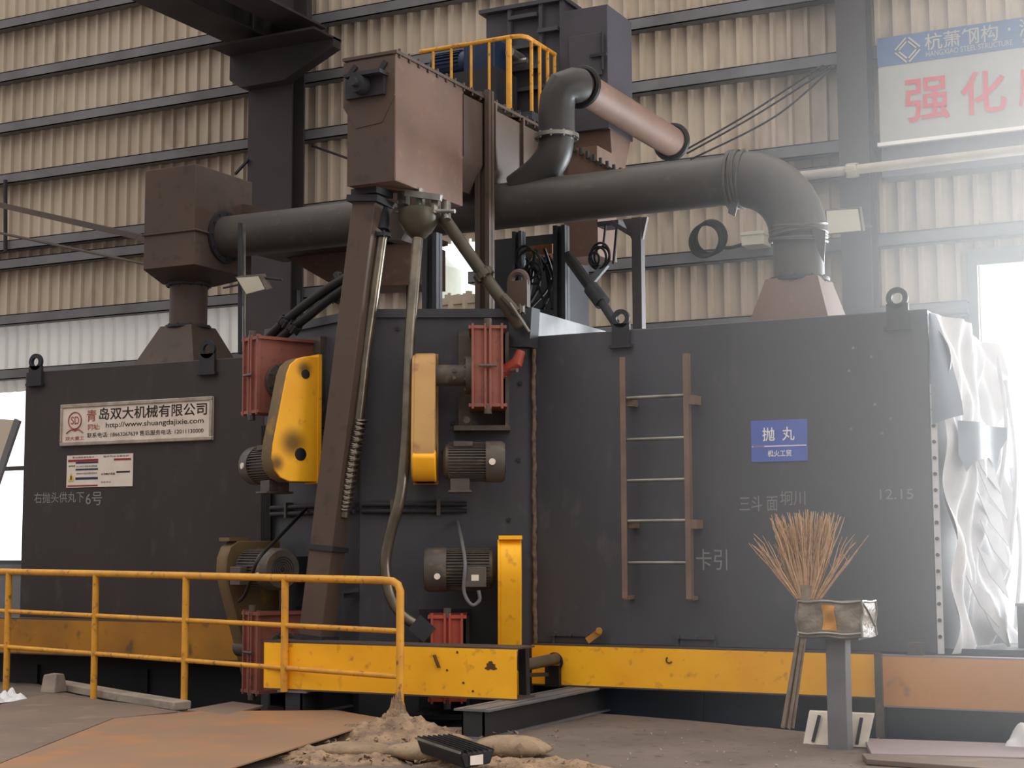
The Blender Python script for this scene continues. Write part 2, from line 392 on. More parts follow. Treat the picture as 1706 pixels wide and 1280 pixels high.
# bracket on the wide column
bx0 = at(372, 100, Y=16.6).x; bx1 = at(545, 90, Y=16.6).x; bz0 = at(450, 131, Y=16.6).z; bz1 = at(450, 72, Y=16.6).z
mb = MB(); mb.box(bx0, bx1, 16.3, 16.93, bz1-.03, bz1)
mb.prism([(bx0, 16.74, bz0+.12), (xa, 16.74, bz0), (xb, 16.74, bz0), (bx1, 16.74, bz0+.34), (bx1, 16.74, bz1), (bx0, 16.74, bz1)], (0, .17, 0))
mb.build('bracket', 'girder', c1)
# overhead girder running from the bracket out over the hall
gz = at(387, 76, Y=16.9).z; gx0 = at(387, 76, Y=16.9).x; gx1 = at(543, 60, Y=16.9).x
t = thing('overhead_girder', 'dark overhead steel girder resting on the column bracket', 'girder', ((gx0+gx1)/2, 12, gz))
for (u0, u1, nm) in ((gx0, gx0+.62, 'main_beam'), (gx1-.5, gx1, 'side_beam')):
    mb = MB(); uc = (u0+u1)/2
    mb.box(u0, u1, 9, 16.92, gz, gz+.03); mb.box(uc-.012, uc+.012, 9, 16.92, gz+.03, gz+.9); mb.box(u0, u1, 9, 16.92, gz+.9, gz+.93)
    for k in range(6): mb.box(u0+.03, u1-.03, 9.5+k*1.4, 9.52+k*1.4, gz+.03, gz+.9)
    mb.build(nm, 'girder', t)
MB().box(gx0+.62, gx1-.5, 9, 16.92, gz+.3, gz+.33).build('deck_plate', 'girder', t)

# ================================================================== MACHINE BODY
D = 11.5
LX0, LX1 = at(41, 700, Y=D).x, -8.352
RX0, RX1 = -5.700, at(1553, 800, Y=D).x
ROOF = 2.985; CB = .52
def eye_lug(x, parent, w=.19, ring=True, y=D):
    mb = MB()
    mb.box(x-w/2, x+w/2, y-.03, y+.0, ROOF-.12, ROOF+.05)
    zc = ROOF+.09; n = 24; R = w*.5; r = w*.26; vs = []; fs = []
    for yy in (y-.03, y+.0):
        for i in range(n):
            a = 2*math.pi*i/n; vs += [(x+R*math.cos(a), yy, zc+R*math.sin(a)), (x+r*math.cos(a), yy, zc+r*math.sin(a))]
    for i in range(n):
        j = (i+1) % n
        for o in (0, 2*n): fs.append((o+2*i, o+2*j, o+2*j+1, o+2*i+1))
        fs.append((2*i, 2*j, 2*n+2*j, 2*n+2*i)); fs.append((2*i+1, 2*j+1, 2*n+2*j+1, 2*n+2*i+1))
    mb.add(vs, fs); mb.box(x-w/2-.02, x+w/2+.02, y-.05, y, ROOF-.145, ROOF-.12)
    return mb.build('lifting_eye', 'dark', parent)
# left cabin
t = thing('machine_cabin', 'grey steel cabin carrying the silver maker plate', 'cabin', ((LX0+LX1)/2, 12.4, CB))
cabL = t
mb = MB(); mb.box(LX0, LX1, D, 13.3, CB, ROOF); body = mb.build('body', 'steelwarm', t, bevel=.008)
eye_lug(at(62, 610, Y=D).x, t, .16); eye_lug(at(348, 590, Y=D).x, t, .17)
for px in (110, 300):
    x = at(px, 1008, Y=D).x; MB().box(x-.35, x+.35, D-.025, D, CB+.05, CB+.075).build('hinge_strip', 'dark', t)
    hb = MB()
    for k in (-.25, 0, .25): hb.tube([(x+k, D-.045, CB+.075), (x+k, D, CB+.075)], .02, 10)
    hb.build('bolt', 'dark', t)
# chalk
text_px('右抛头供丸下', 57, 820, 140, 838, D, 'chalk', t, 'chalk_writing'); text_px('6号', 143, 820, 170, 842, D, 'chalk', t, 'chalk_writing')
# right cabin
t = thing('machine_cabin', 'long grey steel cabin with the ladder and small blue sign', 'cabin', ((RX0+RX1)/2, 12.4, CB))
cabR = t
mb = MB(); mb.box(RX0, RX1, D, 13.35, CB, ROOF); mb.build('body', 'steel', t, bevel=.008)
eye_lug(at(1036, 545, Y=D).x, t, .15); eye_lug(at(1496, 510, Y=D).x, t, .16)
mb = MB()
pts = []
for k in range(60):
    z = CB+(ROOF-CB)*k/59; pts.append((RX0+.018+.003*math.sin(k*1.7)+.003*math.sin(k*.61), D-.012, z))
mb.tube(pts, [.019+.004*math.sin(k*2.3) for k in range(60)], 8); mb.build('weld_seam', 'weld', t)
for px in (952, 1160):
    x = at(px, 1048, Y=D).x; hb = MB(); hb.box(x-.16, x+.16, D-.02, D, CB+.06, CB+.085); hb.box(x-.16, x-.14, D-.02, D, CB, CB+.06); hb.box(x+.14, x+.16, D-.02, D, CB, CB+.06)
    for k in (-.14, 0, .14): hb.tube([(x+k, D-.035, CB+.075), (x+k, D, CB+.075)], .018, 10)
    hb.build('hinge_strip', 'steel', t)
text_px('三斗 面', 1232, 826, 1296, 852, D, 'chalk', t, 'chalk_writing'); text_px('坰川', 1300, 818, 1342, 842, D, 'chalk', t, 'chalk_writing')
text_px('12.15', 1466, 815, 1522, 832, D, 'chalk', t, 'chalk_writing'); text_px('卡引', 1160, 915, 1212, 950, D, 'chalk', t, 'chalk_writing')
sp_ = MB()
for (px, py) in ((1422, 580), (1452, 595), (1458, 674), (1484, 698), (1418, 715), (1470, 722), (1415, 618)):
    q = at(px, py, Y=D); sp_.tube([(q.x, D-.01, q.z), (q.x, D, q.z)], .011, 8)
sp_.build('rivet', 'lightplate', t)

# centre prow
AP = Vector((-6.930, 10.846, 0)); tR = Vector((.88295, .46947, 0)); oR = Vector((.46947, -.88295, 0))
tL = Vector((-.90860, .41766, 0)); oL = Vector((-.41766, -.90860, 0))
def FR(s, o, z): return AP+tR*s+oR*o+Vector((0, 0, z))
def FL(s, o, z): return AP+tL*s+oL*o+Vector((0, 0, z))
def on_face(px, py, F, off=0.0):
    d = FW*CF+R2*(px-853)+U2*(640-py); o = F(0, 1, 0)-F(0, 0, 0); P0 = F(0, off, 0)
    k = (P0-EYE).dot(o)/d.dot(o); return EYE+d*k
TOPC = 3.2
t = thing('blast_chamber', 'wedge fronted dark grey blast chamber between the two cabins', 'blast chamber', (-6.95, 12.2, -.4))
cen = t
mb = MB(); mb.prism([(LX1, D, -.4), (AP.x, AP.y, -.4), (RX0, D, -.4), (RX0, 13.6, -.4), (LX1, 13.6, -.4)], (0, 0, TOPC+.4))
mb.build('body', 'steel', t, bevel=.006)
MB().prism([(RX0, D+.02, ROOF), (RX0, 13.5, ROOF), (RX0, 13.5, TOPC), (RX0, D+.02, TOPC)], (.012, 0, 0)).build('side_plate', 'lightplate', t)
mb = MB()
for (F, s1) in ((FR, 1.36), (FL, 1.53)): mb.fbox(F, .0, s1, 0, .03, TOPC-.06, TOPC+.01)
mb.build('top_rim', 'steel', t)
mb = MB(); q = at(866, 515, Y=11.35)
mb.box(q.x-.09, q.x+.09, 11.3, 11.36, TOPC, TOPC+.22); mb.ring((q.x, 11.33, TOPC+.22), (0, 1, 0), .07, .03); mb.build('lifting_eye', 'brown', t)
# patches of discoloured paint with bolts
mb = MB()
for (s, z) in ((.75, 2.28), (1.28, 1.98), (1.3, 2.6), (.68, 2.05), (1.2, 1.5), (.9, 3.05), (.3, 3.05)): mb.tube([FR(s, 0, z), FR(s, .02, z)], .017, 8)
mb.build('bolt', 'dark', t)
# conduits
t = thing('conduit_bundle', 'pair of dark conduits clipped level across the wedge chamber', 'conduit', FR(.4, 0, 1.5))
mb = MB()
for dz in (0, .055):
    z = at(690, 852, Y=11.05).z+dz
    mb.tube([FR(.02, .04, z), FR(.86, .04, z)], .02, 10); mb.tube([FL(.02, .04, z), FL(1.35, .04, z)], .02, 10)
mb.build('pipe', 'dark', t)
for (F_, s) in ((FR, .25), (FR, .62), (FL, .45), (FL, 1.05)): MB().fbox(F_, s, s+.03, 0, .07, z-.09, z+.04).build('clip', 'motor', t)

# ================================================================== BLAST WHEELS
def guard_poly(F, s, pts): return [F(s, o, z) for o, z in pts]
def motor(F, s0, s1, o, z, r, parent, fan_last=True, box_side='foot', fin_n=40):
    "finned electric motor along the wall; fan cover on the s1 end if fan_last else on the s0 end"
    mb = MB(); e = (F(1, 0, 0)-F(0, 0, 0)); L = s1-s0
    def sx(u): return s0+L*u if fan_last else s1-L*u
    mb.tube([F(sx(.04), o, z), F(sx(.08), o, z), F(sx(.08), o, z), F(sx(.74), o, z)], [r*.6, r*.9, r*.88, r*.88], 32)
    for i in range(fin_n):
        a = 2*math.pi*i/fin_n; ca, sa = math.cos(a), math.sin(a); w = .0032
        u = (F(0, ca, sa)-F(0, 0, 0)); v = (F(0, -sa, ca)-F(0, 0, 0))
        c0 = F(sx(.12), o, z); c1 = F(sx(.70), o, z)
        mb.hexa([c0+u*r*.84-v*w, c0+u*r*.84+v*w, c1+u*r*.84+v*w, c1+u*r*.84-v*w, c0+u*r*1.0-v*w, c0+u*r*1.0+v*w, c1+u*r*1.0+v*w, c1+u*r*1.0-v*w])
    m = mb.build('motor', 'motor', parent)
    fb = MB(); fb.tube([F(sx(.70), o, z), F(sx(.70), o, z), F(sx(.95), o, z), F(sx(1.0), o, z), F(sx(1.0), o, z)], [r*.9, r*1.04, r*1.04, r*.93, r*.62], 32)
    fb.build('fan_cover', 'motor', m)
    gb = MB()
    for k in range(1, 6): gb.ring(F(sx(1.003), o, z), e, r*.12*k, .004, 28, 6)
    gb.tube([F(sx(1.0), o, z), F(sx(1.012), o, z)], r*.12, 12); gb.build('fan_grille', 'dark', m)
    if box_side == 'out':
        bb = MB(); bb.fbox(F, sx(.16), sx(.46), o+r*.7, o+r*1.35, z-r*.80, z+r*.12); bb.build('terminal_box', 'motor', m, bevel=.006)
        lb = MB(); lb.fbox(F, sx(.26), sx(.36), o+r*1.35, o+r*1.36, z-r*.5, z-r*.22); lb.build('sticker', 'paper', m)
        st = MB(); q = F(sx(.82), o+r*1.03, z-r*.3); st.tube([q-(F(0, 1, 0)-F(0, 0, 0))*.02, q+(F(0, 1, 0)-F(0, 0, 0))*.012], .024, 14); st.build('sticker', 'paper', m)
    else:
        ft = MB(); ft.fbox(F, sx(.15), sx(.45), o-r*.6, o+r*.6, z-r*1.5, z-r*.85); ft.fbox(F, sx(.12), sx(.48), o-r*.8, o+r*.8, z-r*1.56, z-r*1.45); ft.build('terminal_box', 'motor', m, bevel=.004)
        tb = MB(); tb.fbox(F, sx(.2), sx(.5), o+r*.25, o+r*.75, z+r*.75, z+r*1.0); tb.build('nameplate', 'motor', m)
        st = MB(); q = F(sx(.80), o+r*1.03, z-r*.05); st.tube([q-(F(0, 1, 0)-F(0, 0, 0))*.02, q+(F(0, 1, 0)-F(0, 0, 0))*.012], .026, 14); st.build('sticker', 'paper', m)
    # mounting foot to the wall
    kb = MB(); kb.fbox(F, sx(.2), sx(.6), 0, o-r*.7, z-r*.6, z+r*.6); kb.build('mounting_foot', 'dark', m)
    return m
def blast_turbine(label, F, upper, sc, sh, zoff, guard, o_h=.55, hm='red', m0=.21, m1=.71):
    base = F(sc+.3, .2, 1.8 if upper else 0.1)
    t = thing('blast_turbine', label, 'blast turbine', base, 'blast turbines bolted on the wedge chamber')
    mb = MB()
    if upper:
        w0 = .23 if F is FL else .10
        pts = [(w0, 2.81), (w0, 1.79), (.50, 1.79), (.58, 1.82), (.635, 1.88), (.66, 1.97), (.65, 2.08), (.53, 2.66), (.50, 2.73), (.44, 2.78), (.36, 2.805)]
    else:
        pts = [(.10, 1.34), (.10, .10), (.28, .10), (.36, .22), (.40, .36), (.58, .95), (.61, 1.08), (.605, 1.2), (.57, 1.29), (.50, 1.34)]
    pts = [(o, z+zoff) for o, z in pts]
    mb.prism(guard_poly(F, sc, pts), tR*.17 if F is FR else tL*.17)
    g = mb.build('belt_guard', 'grime' if F is FL else guard, t, bevel=.012)
    mb = MB(); mb.prism(guard_poly(F, sc-.014, pts), (tR if F is FR else tL)*.02); mb.build('face_plate', 'yellowsoot' if guard == 'yellow' and F is FL else guard, g, bevel=.006)
    if upper:
        for (o, z, r) in ((.36, 2.66, .038), (.40, 2.01, .052)):
            hb = MB(); hb.tube([F(sc-.018, o, z+zoff), F(sc+.02, o, z+zoff)], r, 20); hb.build('access_hole', 'black', g)
        if guard == 'dustyyellow':
            c_ = [(o if o < .2 else o+.012, z) for o, z in pts if z < 2.0+zoff]+[(.64, 2.03+zoff), (.10, 2.03+zoff)]
            c_.sort(key=lambda p: math.atan2(p[1]-1.93, p[0]-.36))
            lb_ = MB(); lb_.prism(guard_poly(F, sc-.006, c_), tR*.182); lb_.build('lower_cover', 'yellow', g, bevel=.012)
        fb = MB(); fb.fbox(F, sc-.02, sc+.18, w0-.02, w0+.012, 1.78+zoff, 2.83+zoff); fb.build('edge_flange', guard, g)
    else:
        fb = MB(); fb.fbox(F, sc-.005, sc+.175, .40, .58, 1.34+zoff, 1.37+zoff); fb.build('edge_flange', guard, g)
    # shaft housing
    zb = (2.63 if upper else .45)+zoff; ob = .36
    bb = MB(); bb.tube([F(sc+.17, ob, zb), F(sh, ob, zb)], .085, 24); bb.plateflange(F(sh-.03, ob, zb), F(1, 0, 0)-F(0, 0, 0), .15, .05, 8)
    for k in (-.5, .5): bb.tube([F((sc+.17+sh)/2, ob+.06, zb+k*.06), F((sc+.17+sh)/2, ob+.1, zb+k*.06)], .015, 8)
    bb.build('shaft_housing', 'motor', t)
    # wheel housing
    z0, z1 = ((2.38, 2.985) if upper else (.13, .75)); z0 += zoff; z1 += zoff; w = .235
    hb = MB(); hb.fbox(F, sh, sh+w, .02, o_h, z0, z1); h = hb.build('housing', hm, t, bevel=.01)
    rb = MB()
    for k in (.0, .42, .58, .97): rb.fbox(F, sh+w*k-.008, sh+w*k+.010, o_h-.01, o_h+.025, z0-.03, z1+.03)
    rb.fbox(F, sh-.03, sh+w+.03, .02, o_h+.02, z1-.01, z1+.015); rb.fbox(F, sh-.03, sh+w+.03, .02, o_h+.02, z0-.015, z0+.01)
    rb.build('rib', hm, h)
    MB().tube([F(sh+w*.5, o_h, z1), F(sh+w*.5, o_h, z1+.07)], .03, 10).build('bolt', 'motor', h); MB().tube([F(sh+w*.5, o_h, z0), F(sh+w*.5, o_h, z0-.07)], .03, 10).build('bolt', 'motor', h)
    MB().tube([F(sh+w*.2, o_h+.04, (z0+z1)/2), F(sh+w*.8, o_h+.04, (z0+z1)/2)], .012, 8).build('latch', 'motor', h)
    pb = MB(); pb.fbox(F, sh-.12, sh+w+.05, 0, .05, z0-.12, z1+.04); pb.fbox(F, sh+w+.02, sh+w+.05, 0, .3, z0-.14, z1)
    pb.fbox(F, sh-.15, sh+w+.06, 0, .30, z0-.18, z0-.14); pb.tube([F(sh-.05, .3, z0-.1), F(sh-.05, .33, z0-.1)], .03, 10)
    pb.build('mounting_frame', 'motor' if upper else 'dark', t)
    if upper: motor(F, sc+m0, sc+m1, .42, 1.945+zoff, .155, t)
    else: motor(F, sc-.58, sc-.01, .40, 1.11+zoff, .165, t, fan_last=False, box_side='out')
    return t
def soot_mat():
    m = mat('yellow_with_soot', (255, 188, 40), (244, 172, 38), 2.2, .45, c3=(210, 146, 46), scale3=11, lo3=.62, hi3=.78)
    n = m.node_tree; b = n.nodes['Principled BSDF']; src = b.inputs['Base Color'].links[0].from_socket
    g = n.nodes.new('ShaderNodeNewGeometry')
    for (o, z, r) in ((.47, 2.12, .17), (.37, 2.72, .10), (.62, 1.95, .10)):
        d = n.nodes.new('ShaderNodeVectorMath'); d.operation = 'DISTANCE'; d.inputs[1].default_value = FL(.256, o, z); n.links.new(g.outputs['Position'], d.inputs[0])
        r_ = n.nodes.new('ShaderNodeMapRange'); r_.interpolation_type = 'SMOOTHSTEP'; r_.inputs[1].default_value = r; r_.inputs[2].default_value = r*.15; n.links.new(d.outputs['Value'], r_.inputs[0])
        k = n.nodes.new('ShaderNodeMath'); k.operation = 'MULTIPLY'; k.inputs[1].default_value = .85; n.links.new(r_.outputs[0], k.inputs[0])
        x = n.nodes.new('ShaderNodeMixRGB'); n.links.new(k.outputs[0], x.inputs[0]); n.links.new(src, x.inputs[1]); x.inputs[2].default_value = rgb((66, 48, 26)); src = x.outputs[0]
    n.links.new(src, b.inputs['Base Color']); return m
M['yellowsoot'] = soot_mat()
UL = blast_turbine('upper blast turbine with its clean yellow belt guard face turned outwards', FL, True, .27, .66, .02, 'yellow', .56, 'red')
UR = blast_turbine('upper blast turbine with worn edge-on belt guard beside the grey hose', FR, True, .455, .915, 0, 'dustyyellow', .55, 'red')
LR = blast_turbine('lower blast turbine with orange belt guard standing beside the weld seam', FR, False, 1.118, .60, 0, 'yellow', .55, 'redbright')
LL = blast_turbine('lower blast turbine with grimy belt guard behind the yellow railing', FL, False, 1.10, .62, 0, 'grime', .55, 'red')
# rusty lower rim of the worn guard
gb = MB(); gb.fbox(FR, .452, .628, .05, .668, 1.80, 1.82); 
# hydraulic valve at the upper wheel
t = thing('gate_valve', 'small red gate valve beside the upper red wheel housing', 'valve', FR(1.22, .2, 2.6))
mb = MB(); mb.tube([at(836, 622, Y=11.1), at(862, 604, Y=11.1), at(868, 585, Y=11.12)], [.05, .05, .035], 14); mb.build('body', 'redbright', t)
mb = MB(); mb.tube([at(838, 618, Y=11.1), at(862, 617, Y=11.05)], .016, 10); mb.plateflange(at(840, 618, Y=11.1), (1, .3, 0), .05, .03, 6); mb.build('handle', 'galv', t)
mb = MB(); p = [at(846, 520, Y=11.3), at(886, 512, Y=11.3), at(882, 578, Y=11.2), at(850, 578, Y=11.2)]; mb.prism(p, (0, .15, 0)); mb.build('spout', 'dark', t)

# motor cables
mb = MB(); mb.tube(bez([on_face(762, 870, FR, .03), on_face(770, 905, FR, .35), on_face(775, 940, FR, .62), on_face(773, 985, FR, .62), on_face(786, 1008, FR, .62), on_face(799, 1000, FR, .62), on_face(797, 984, FR, .62)]), .014, 10)
mb.build('motor_cable', 'girt', label='grey looped cable feeding the lower motor with the sticker', cat='cable')
mb = MB(); mb.tube(bez([on_face(510, 848, FL, .06), on_face(470, 890, FL, .4), on_face(432, 930, FL, .72), on_face(418, 965, FL, .74), on_face(408, 992, FL, .7), on_face(398, 1002, FL, .6)]), .014, 10)
mb.build('motor_cable', 'black', label='black cable hanging down over the grimy lower motor', cat='cable')

mb = MB(); mb.bar(on_face(542, 990, FR, .12), on_face(598, 983, FR, .12), .03, .03); mb.box(*[c for ax in zip(on_face(592, 990, FR, .0)-Vector((.03, .12, .03)), on_face(592, 990, FR, .0)+Vector((.03, .02, .03))) for c in ax]); mb.build('bracket', 'dark', cen)
mb = MB()
for k in range(5): s_ = 1.36+.035*k; mb.tube([FL(s_, .05, 2.35), FL(s_, .04, 1.30-.06*k)], .014, 8)
mb.build('cable_drop', 'black', cen)
# ================================================================== CHUTES AND HOSES
t = thing('shot_chute', 'square brown steel chute leaning down in front of the chamber edge', 'chute', at(527, 1068, Y=10.55))
mb = MB(); p0 = at(617, 338, Y=10.76); p1 = at(527, 1066, Y=10.55)
mb.bar(p0, p1, .215, .2, (0, 1, 0)); mb.build('tube', 'brown', t, bevel=.006)
mb = MB(); mb.bar(p0+(p1-p0)*-.01, p0+(p1-p0)*.005, .29, .27, (0, 1, 0)); mb.build('top_flange', 'dark', t)
mb = MB(); q = p0+(p1-p0)*.79; mb.bar(q, q+(p1-p0)*.012, .25, .235, (0, 1, 0)); mb.build('collar', 'dark', t); mb = MB(); mb.bar(p1-(p1-p0)*.01, p1, .26, .25, (0, 1, 0)); mb.build('collar', 'dark', t)
t = thing('shot_hose', 'oily ribbed steel hose running down beside the square chute', 'hose', at(572, 866, Y=10.62))
mb = MB(); pts = bez([at(636, 392, Y=10.78), at(624, 480, Y=10.74), at(609, 590, Y=10.72), at(598, 690, Y=10.68), at(584, 780, Y=10.64), at(572, 862, Y=10.62)], 8)
mb.tube(pts, .048, 14); mb.build('tube', 'hose', t)
mb = MB()
pts2 = bez([at(601, 700, Y=10.68), at(585, 780, Y=10.64), at(574, 850, Y=10.62)], 26)
for i in range(0, len(pts2)-1, 1):
    d = (pts2[i+1]-pts2[i]).normalized(); mb.ring(pts2[i], d+Vector((.25*math.sin(i*2.1), .2, .1)), .05, .009, 16, 5)
mb.build('wrapping', 'hose', t)
mb = MB(); mb.tube([at(636, 340, Y=10.85), at(636, 385, Y=10.8)], .065, 16); mb.plateflange(at(636, 392, Y=10.78), (0, 0, 1), .08, .03, 6); mb.build('coupling', 'dark', t)
t = thing('shot_hose', 'bare shiny hose curving down past the worn belt guard', 'hose', at(697, 1048, Y=10.5))
mb = MB(); pts = bez([at(696, 398, Y=10.84), at(689, 480, Y=10.76), at(683, 560, Y=10.70), at(680, 640, Y=10.64), at(677, 720, Y=10.6), at(668, 820, Y=10.56), at(650, 890, Y=10.54), at(642, 940, Y=10.54), at(650, 990, Y=10.54), at(668, 1022, Y=10.56), at(692, 1040, Y=10.6)], 8)
mb.tube(pts, .045, 14); mb.build('tube', 'hose', t)
mb = MB(); mb.bar(at(690, 1036, Y=10.6), at(716, 1058, Y=10.66), .12, .14); mb.build('nozzle', 'dark', t)
# collector funnel
t = thing('shot_funnel', 'rounded steel funnel hanging below the conveyor outlet', 'funnel', at(697, 398, Y=10.9))
c = at(697, 345, Y=10.9); c2 = at(697, 398, Y=10.9); mb = MB()
mb.tube([c, c+(c2-c)*.1, c+(c2-c)*.45, c+(c2-c)*.8, c2], [.10, .16, .165, .11, .05], 20); mb.build('cone', 'olive', t)
mb = MB()
for (px, py, r) in ((672, 330, .05), (700, 332, .04), (725, 345, .045), (745, 352, .03), (715, 360, .03)): mb.tube([at(px, py-14, Y=10.95), at(px, py+14, Y=10.9)], r, 10)
mb.tube([at(660, 352, Y=10.85), at(758, 352, Y=10.9)], .018, 8); mb.bar(at(676, 322, Y=10.85), at(735, 330, Y=10.9), .05, .05); mb.build('valve_gear', 'galv', t)
mb = MB(); mb.prism([at(655, 345, Y=11.2), at(690, 350, Y=11.2), at(668, 400, Y=11.2), at(640, 400, Y=11.2)], (0, .2, 0)); mb.build('side_chute', 'brown', t)
t = thing('shot_pipe', 'dusty olive pipe sloping from the funnel to the upper red housing', 'pipe', at(880, 545, Y=11.2))
mb = MB(); mb.tube([at(738, 362, Y=11.0), at(800, 450, Y=11.1), at(840, 505, Y=11.14), at(868, 545, Y=11.18)], .052, 14); mb.build('tube', 'olive', t)
mb = MB(); d = at(800, 450, Y=11.1)-at(738, 362, Y=11.0)
mb.plateflange(at(806, 458, Y=11.1), d, .08, .05, 8); mb.build('coupling', 'olive', t); mb = MB(); mb.tube([at(838, 494, Y=11.05), at(862, 520, Y=11.05)], .035, 10); mb.plateflange(at(862, 516, Y=11.1), (0, 0, 1), .06, .05, 6)
mb.build('coupling', 'olive', t)
mb = MB(); mb.tube([at(850, 505, Y=11.0), at(882, 553, Y=11.05)], .012, 8); mb.build('control_rod', 'galv', t)
for (dx, lab) in ((0, 'upper of two black hoses running to the turned out blast turbine'), (14, 'lower of two black hoses running to the turned out blast turbine')):
    t = thing('feed_hose', lab, 'hose', at(436+dx, 575+dx*.5, Y=10.9), 'black hoses above the turned out wheel')
    mb = MB(); mb.tube(bez([at(578+dx*.3, 462+dx, Y=11.02), at(545+dx*.5, 482+dx, Y=10.98), at(500+dx, 515+dx*.8, Y=10.92), at(462+dx, 548+dx*.6, Y=10.9), at(438+dx, 572+dx*.5, Y=10.9)]), .04, 12); mb.build('tube', 'black', t)
    mb = MB(); mb.plateflange(at(476+dx, 536+dx*.7, Y=10.9), (-.7, .1, -.7), .06, .05, 6); mb.build('clamp', 'dark', t)
t = thing('hose_joint', 'tangled joint of fittings where the two black hoses meet', 'fitting', at(572, 500, Y=11.05))
mb = MB()
for i in range(14):
    px = 560+rr.random()*24; py = 448+rr.random()*58; q = at(px, py, Y=11.05)
    mb.tube([q, q+Vector((rr.uniform(-.06, .06), rr.uniform(-.05, .05), rr.uniform(-.1, .1)))], rr.uniform(.008, .02), 8)
mb.build('fittings', 'olive', t)
mb = MB(); mb.tube([at(560, 455, Y=11.06), at(572, 480, Y=11.06), at(560, 505, Y=11.06)], .03, 10); mb.build('elbow', 'dark', t)

# ================================================================== CONVEYOR ABOVE
HY = 10.55
hz0 = at(658, 301, Y=HY).z; hz1 = at(660, 88, Y=HY).z
hx0 = at(580, 200, Y=HY).x; hx1 = at(659, 200, Y=HY).x
HY1 = at(771, 341, X=hx1).y
yB_lid = at(905, 215, X=hx1).y
t = thing('screw_conveyor', 'brown steel conveyor trough with a tall box end above the chamber', 'conveyor', ((hx0+hx1)/2, 11.5, hz0))
mb = MB(); mb.prism([(hx1, HY, hz0), (hx1, HY1, hz0), (hx1, HY1, hz1-.62), (hx1, HY1+.02, hz1-.62), (hx1, HY1+.02, hz1), (hx1, HY, hz1)], (hx0-hx1, 0, 0))
mb.build('end_box', 'rustpink', t, bevel=.006)
mb = MB(); mb.box(hx0-.045, hx1+.02, HY-.02, yB_lid, hz1-.005, hz1+.02); 
for k in range(18):
    y = HY+.05+k*(yB_lid-.1-HY)/17; mb.tube([(hx1+.005, y, hz1-.03), (hx1+.005, y, hz1+.045)], .012, 8)
mb.build('lid', 'brown', t)
mb = MB()
z_a = at(590, 195, Y=HY).z; zm = at(575, 170, Y=HY).z
mb.prism([(hx0-.04, HY-.012, hz1-.02), (hx0-.04, HY-.012, zm-.05), (hx0+.08, HY-.012, z_a-.1), (hx1-.12, HY-.012, z_a-.08), (hx1+.0, HY-.012, zm+.0), (hx1, HY-.012, hz1-.02)][::-1], (0, .012, 0))
mb.build('end_plate', 'brown', t)
MB().box(hx0-.002, hx1-.004, HY-.006, HY+.004, hz0, hz1-.03).build('shaded_front', 'brown', t)  # thin darker layer: shade of the box front put into its colour
zb = at(607, 146, Y=HY).z; xb_ = at(609, 146, Y=HY).x
mb = MB(); mb.box(xb_-.12, xb_+.22, HY-.14, HY-.01, zb+.06, zb+.09); mb.box(xb_-.16, xb_+.2, HY-.05, HY-.01, zb-.09, zb+.07)
mb.tube([(xb_, HY-.15, zb), (xb_, HY, zb)], .075, 20); mb.tube([(xb_, HY-.2, zb), (xb_, HY-.1, zb)], .035, 14)
mb.bar((xb_-.08, HY-.02, hz1-.06), (xb_-.16, HY-.02, zb+.1), .012, .04); mb.bar((xb_+.2, HY-.02, hz1-.06), (xb_+.14, HY-.02, zb+.1), .012, .04)
mb.build('bearing', 'dark', t)
mb = MB()
yA, yB = HY1, at(905, 218, X=hx1).y
zc = hz1-.62
mb.prism([(hx0-.02, yA, hz1-.05), (hx1, yA, hz1-.05), (hx1, yA, zc+.02), (hx1-.14, yA, zc-.22), (hx0+.12, yA, zc-.22), (hx0-.02, yA, zc+.02)], (0, yB-yA, 0))
mb.build('trough', 'brown', t)
mb = MB()
for y in (HY1+.55, HY1+1.1): mb.prism([(hx0-.04, y, hz1), (hx1+.03, y, hz1), (hx1+.03, y, zc+.02), (hx1-.12, y, zc-.26), (hx0+.10, y, zc-.26), (hx0-.04, y, zc+.02)], (0, .03, 0))
mb.build('rib', 'brown', t)
mb = MB(); zz = at(617, 322, Y=10.76).z; mb.box(at(598, 322, Y=10.76).x, at(640, 322, Y=10.76).x, 10.64, 10.9, zz-.03, hz0); mb.build('outlet', 'dark', t)

# ================================================================== DUCTS
DY = 12.4
za = (at(350, 391, Y=DY).z+at(1225, 309, Y=DY).z)/2; DR = .205
t = thing('main_duct', 'long round grey duct crossing behind the conveyor with taped elbow', 'duct', (at(1332, 470, Y=DY).x, DY, ROOF))
ex = at(1330, 400, Y=DY).x; xl = at(352, 391, Y=DY).x; xe = at(1228, 309, Y=DY).x
mb = MB(); mb.tube([(xl, DY, za), (xe, DY, za)], DR, 36); mb.build('pipe', 'duct', t, smooth=40)
mb = MB(); rad = ex-xe; pts = []; 
zf = at(1330, 468, Y=DY).z
for k in range(9):
    a = math.pi/2*k/8; pts.append((xe+rad*math.sin(a), DY, za-rad*(1-math.cos(a))))
mb.tube(pts, [.235-.0*k for k in range(9)], 32); 
mb.build('elbow', 'duct', t, smooth=40)
zv = za-rad
mb = MB(); mb.tube([(ex, DY, zv), (ex, DY, zf)], DR+.0, 32); mb.build('drop_pipe', 'duct', t)
mb = MB(); mb.plateflange((ex, DY, zf), (0, 0, 1), DR+.04, .03, 10); mb.build('flange', 'dark', t)
mb = MB()
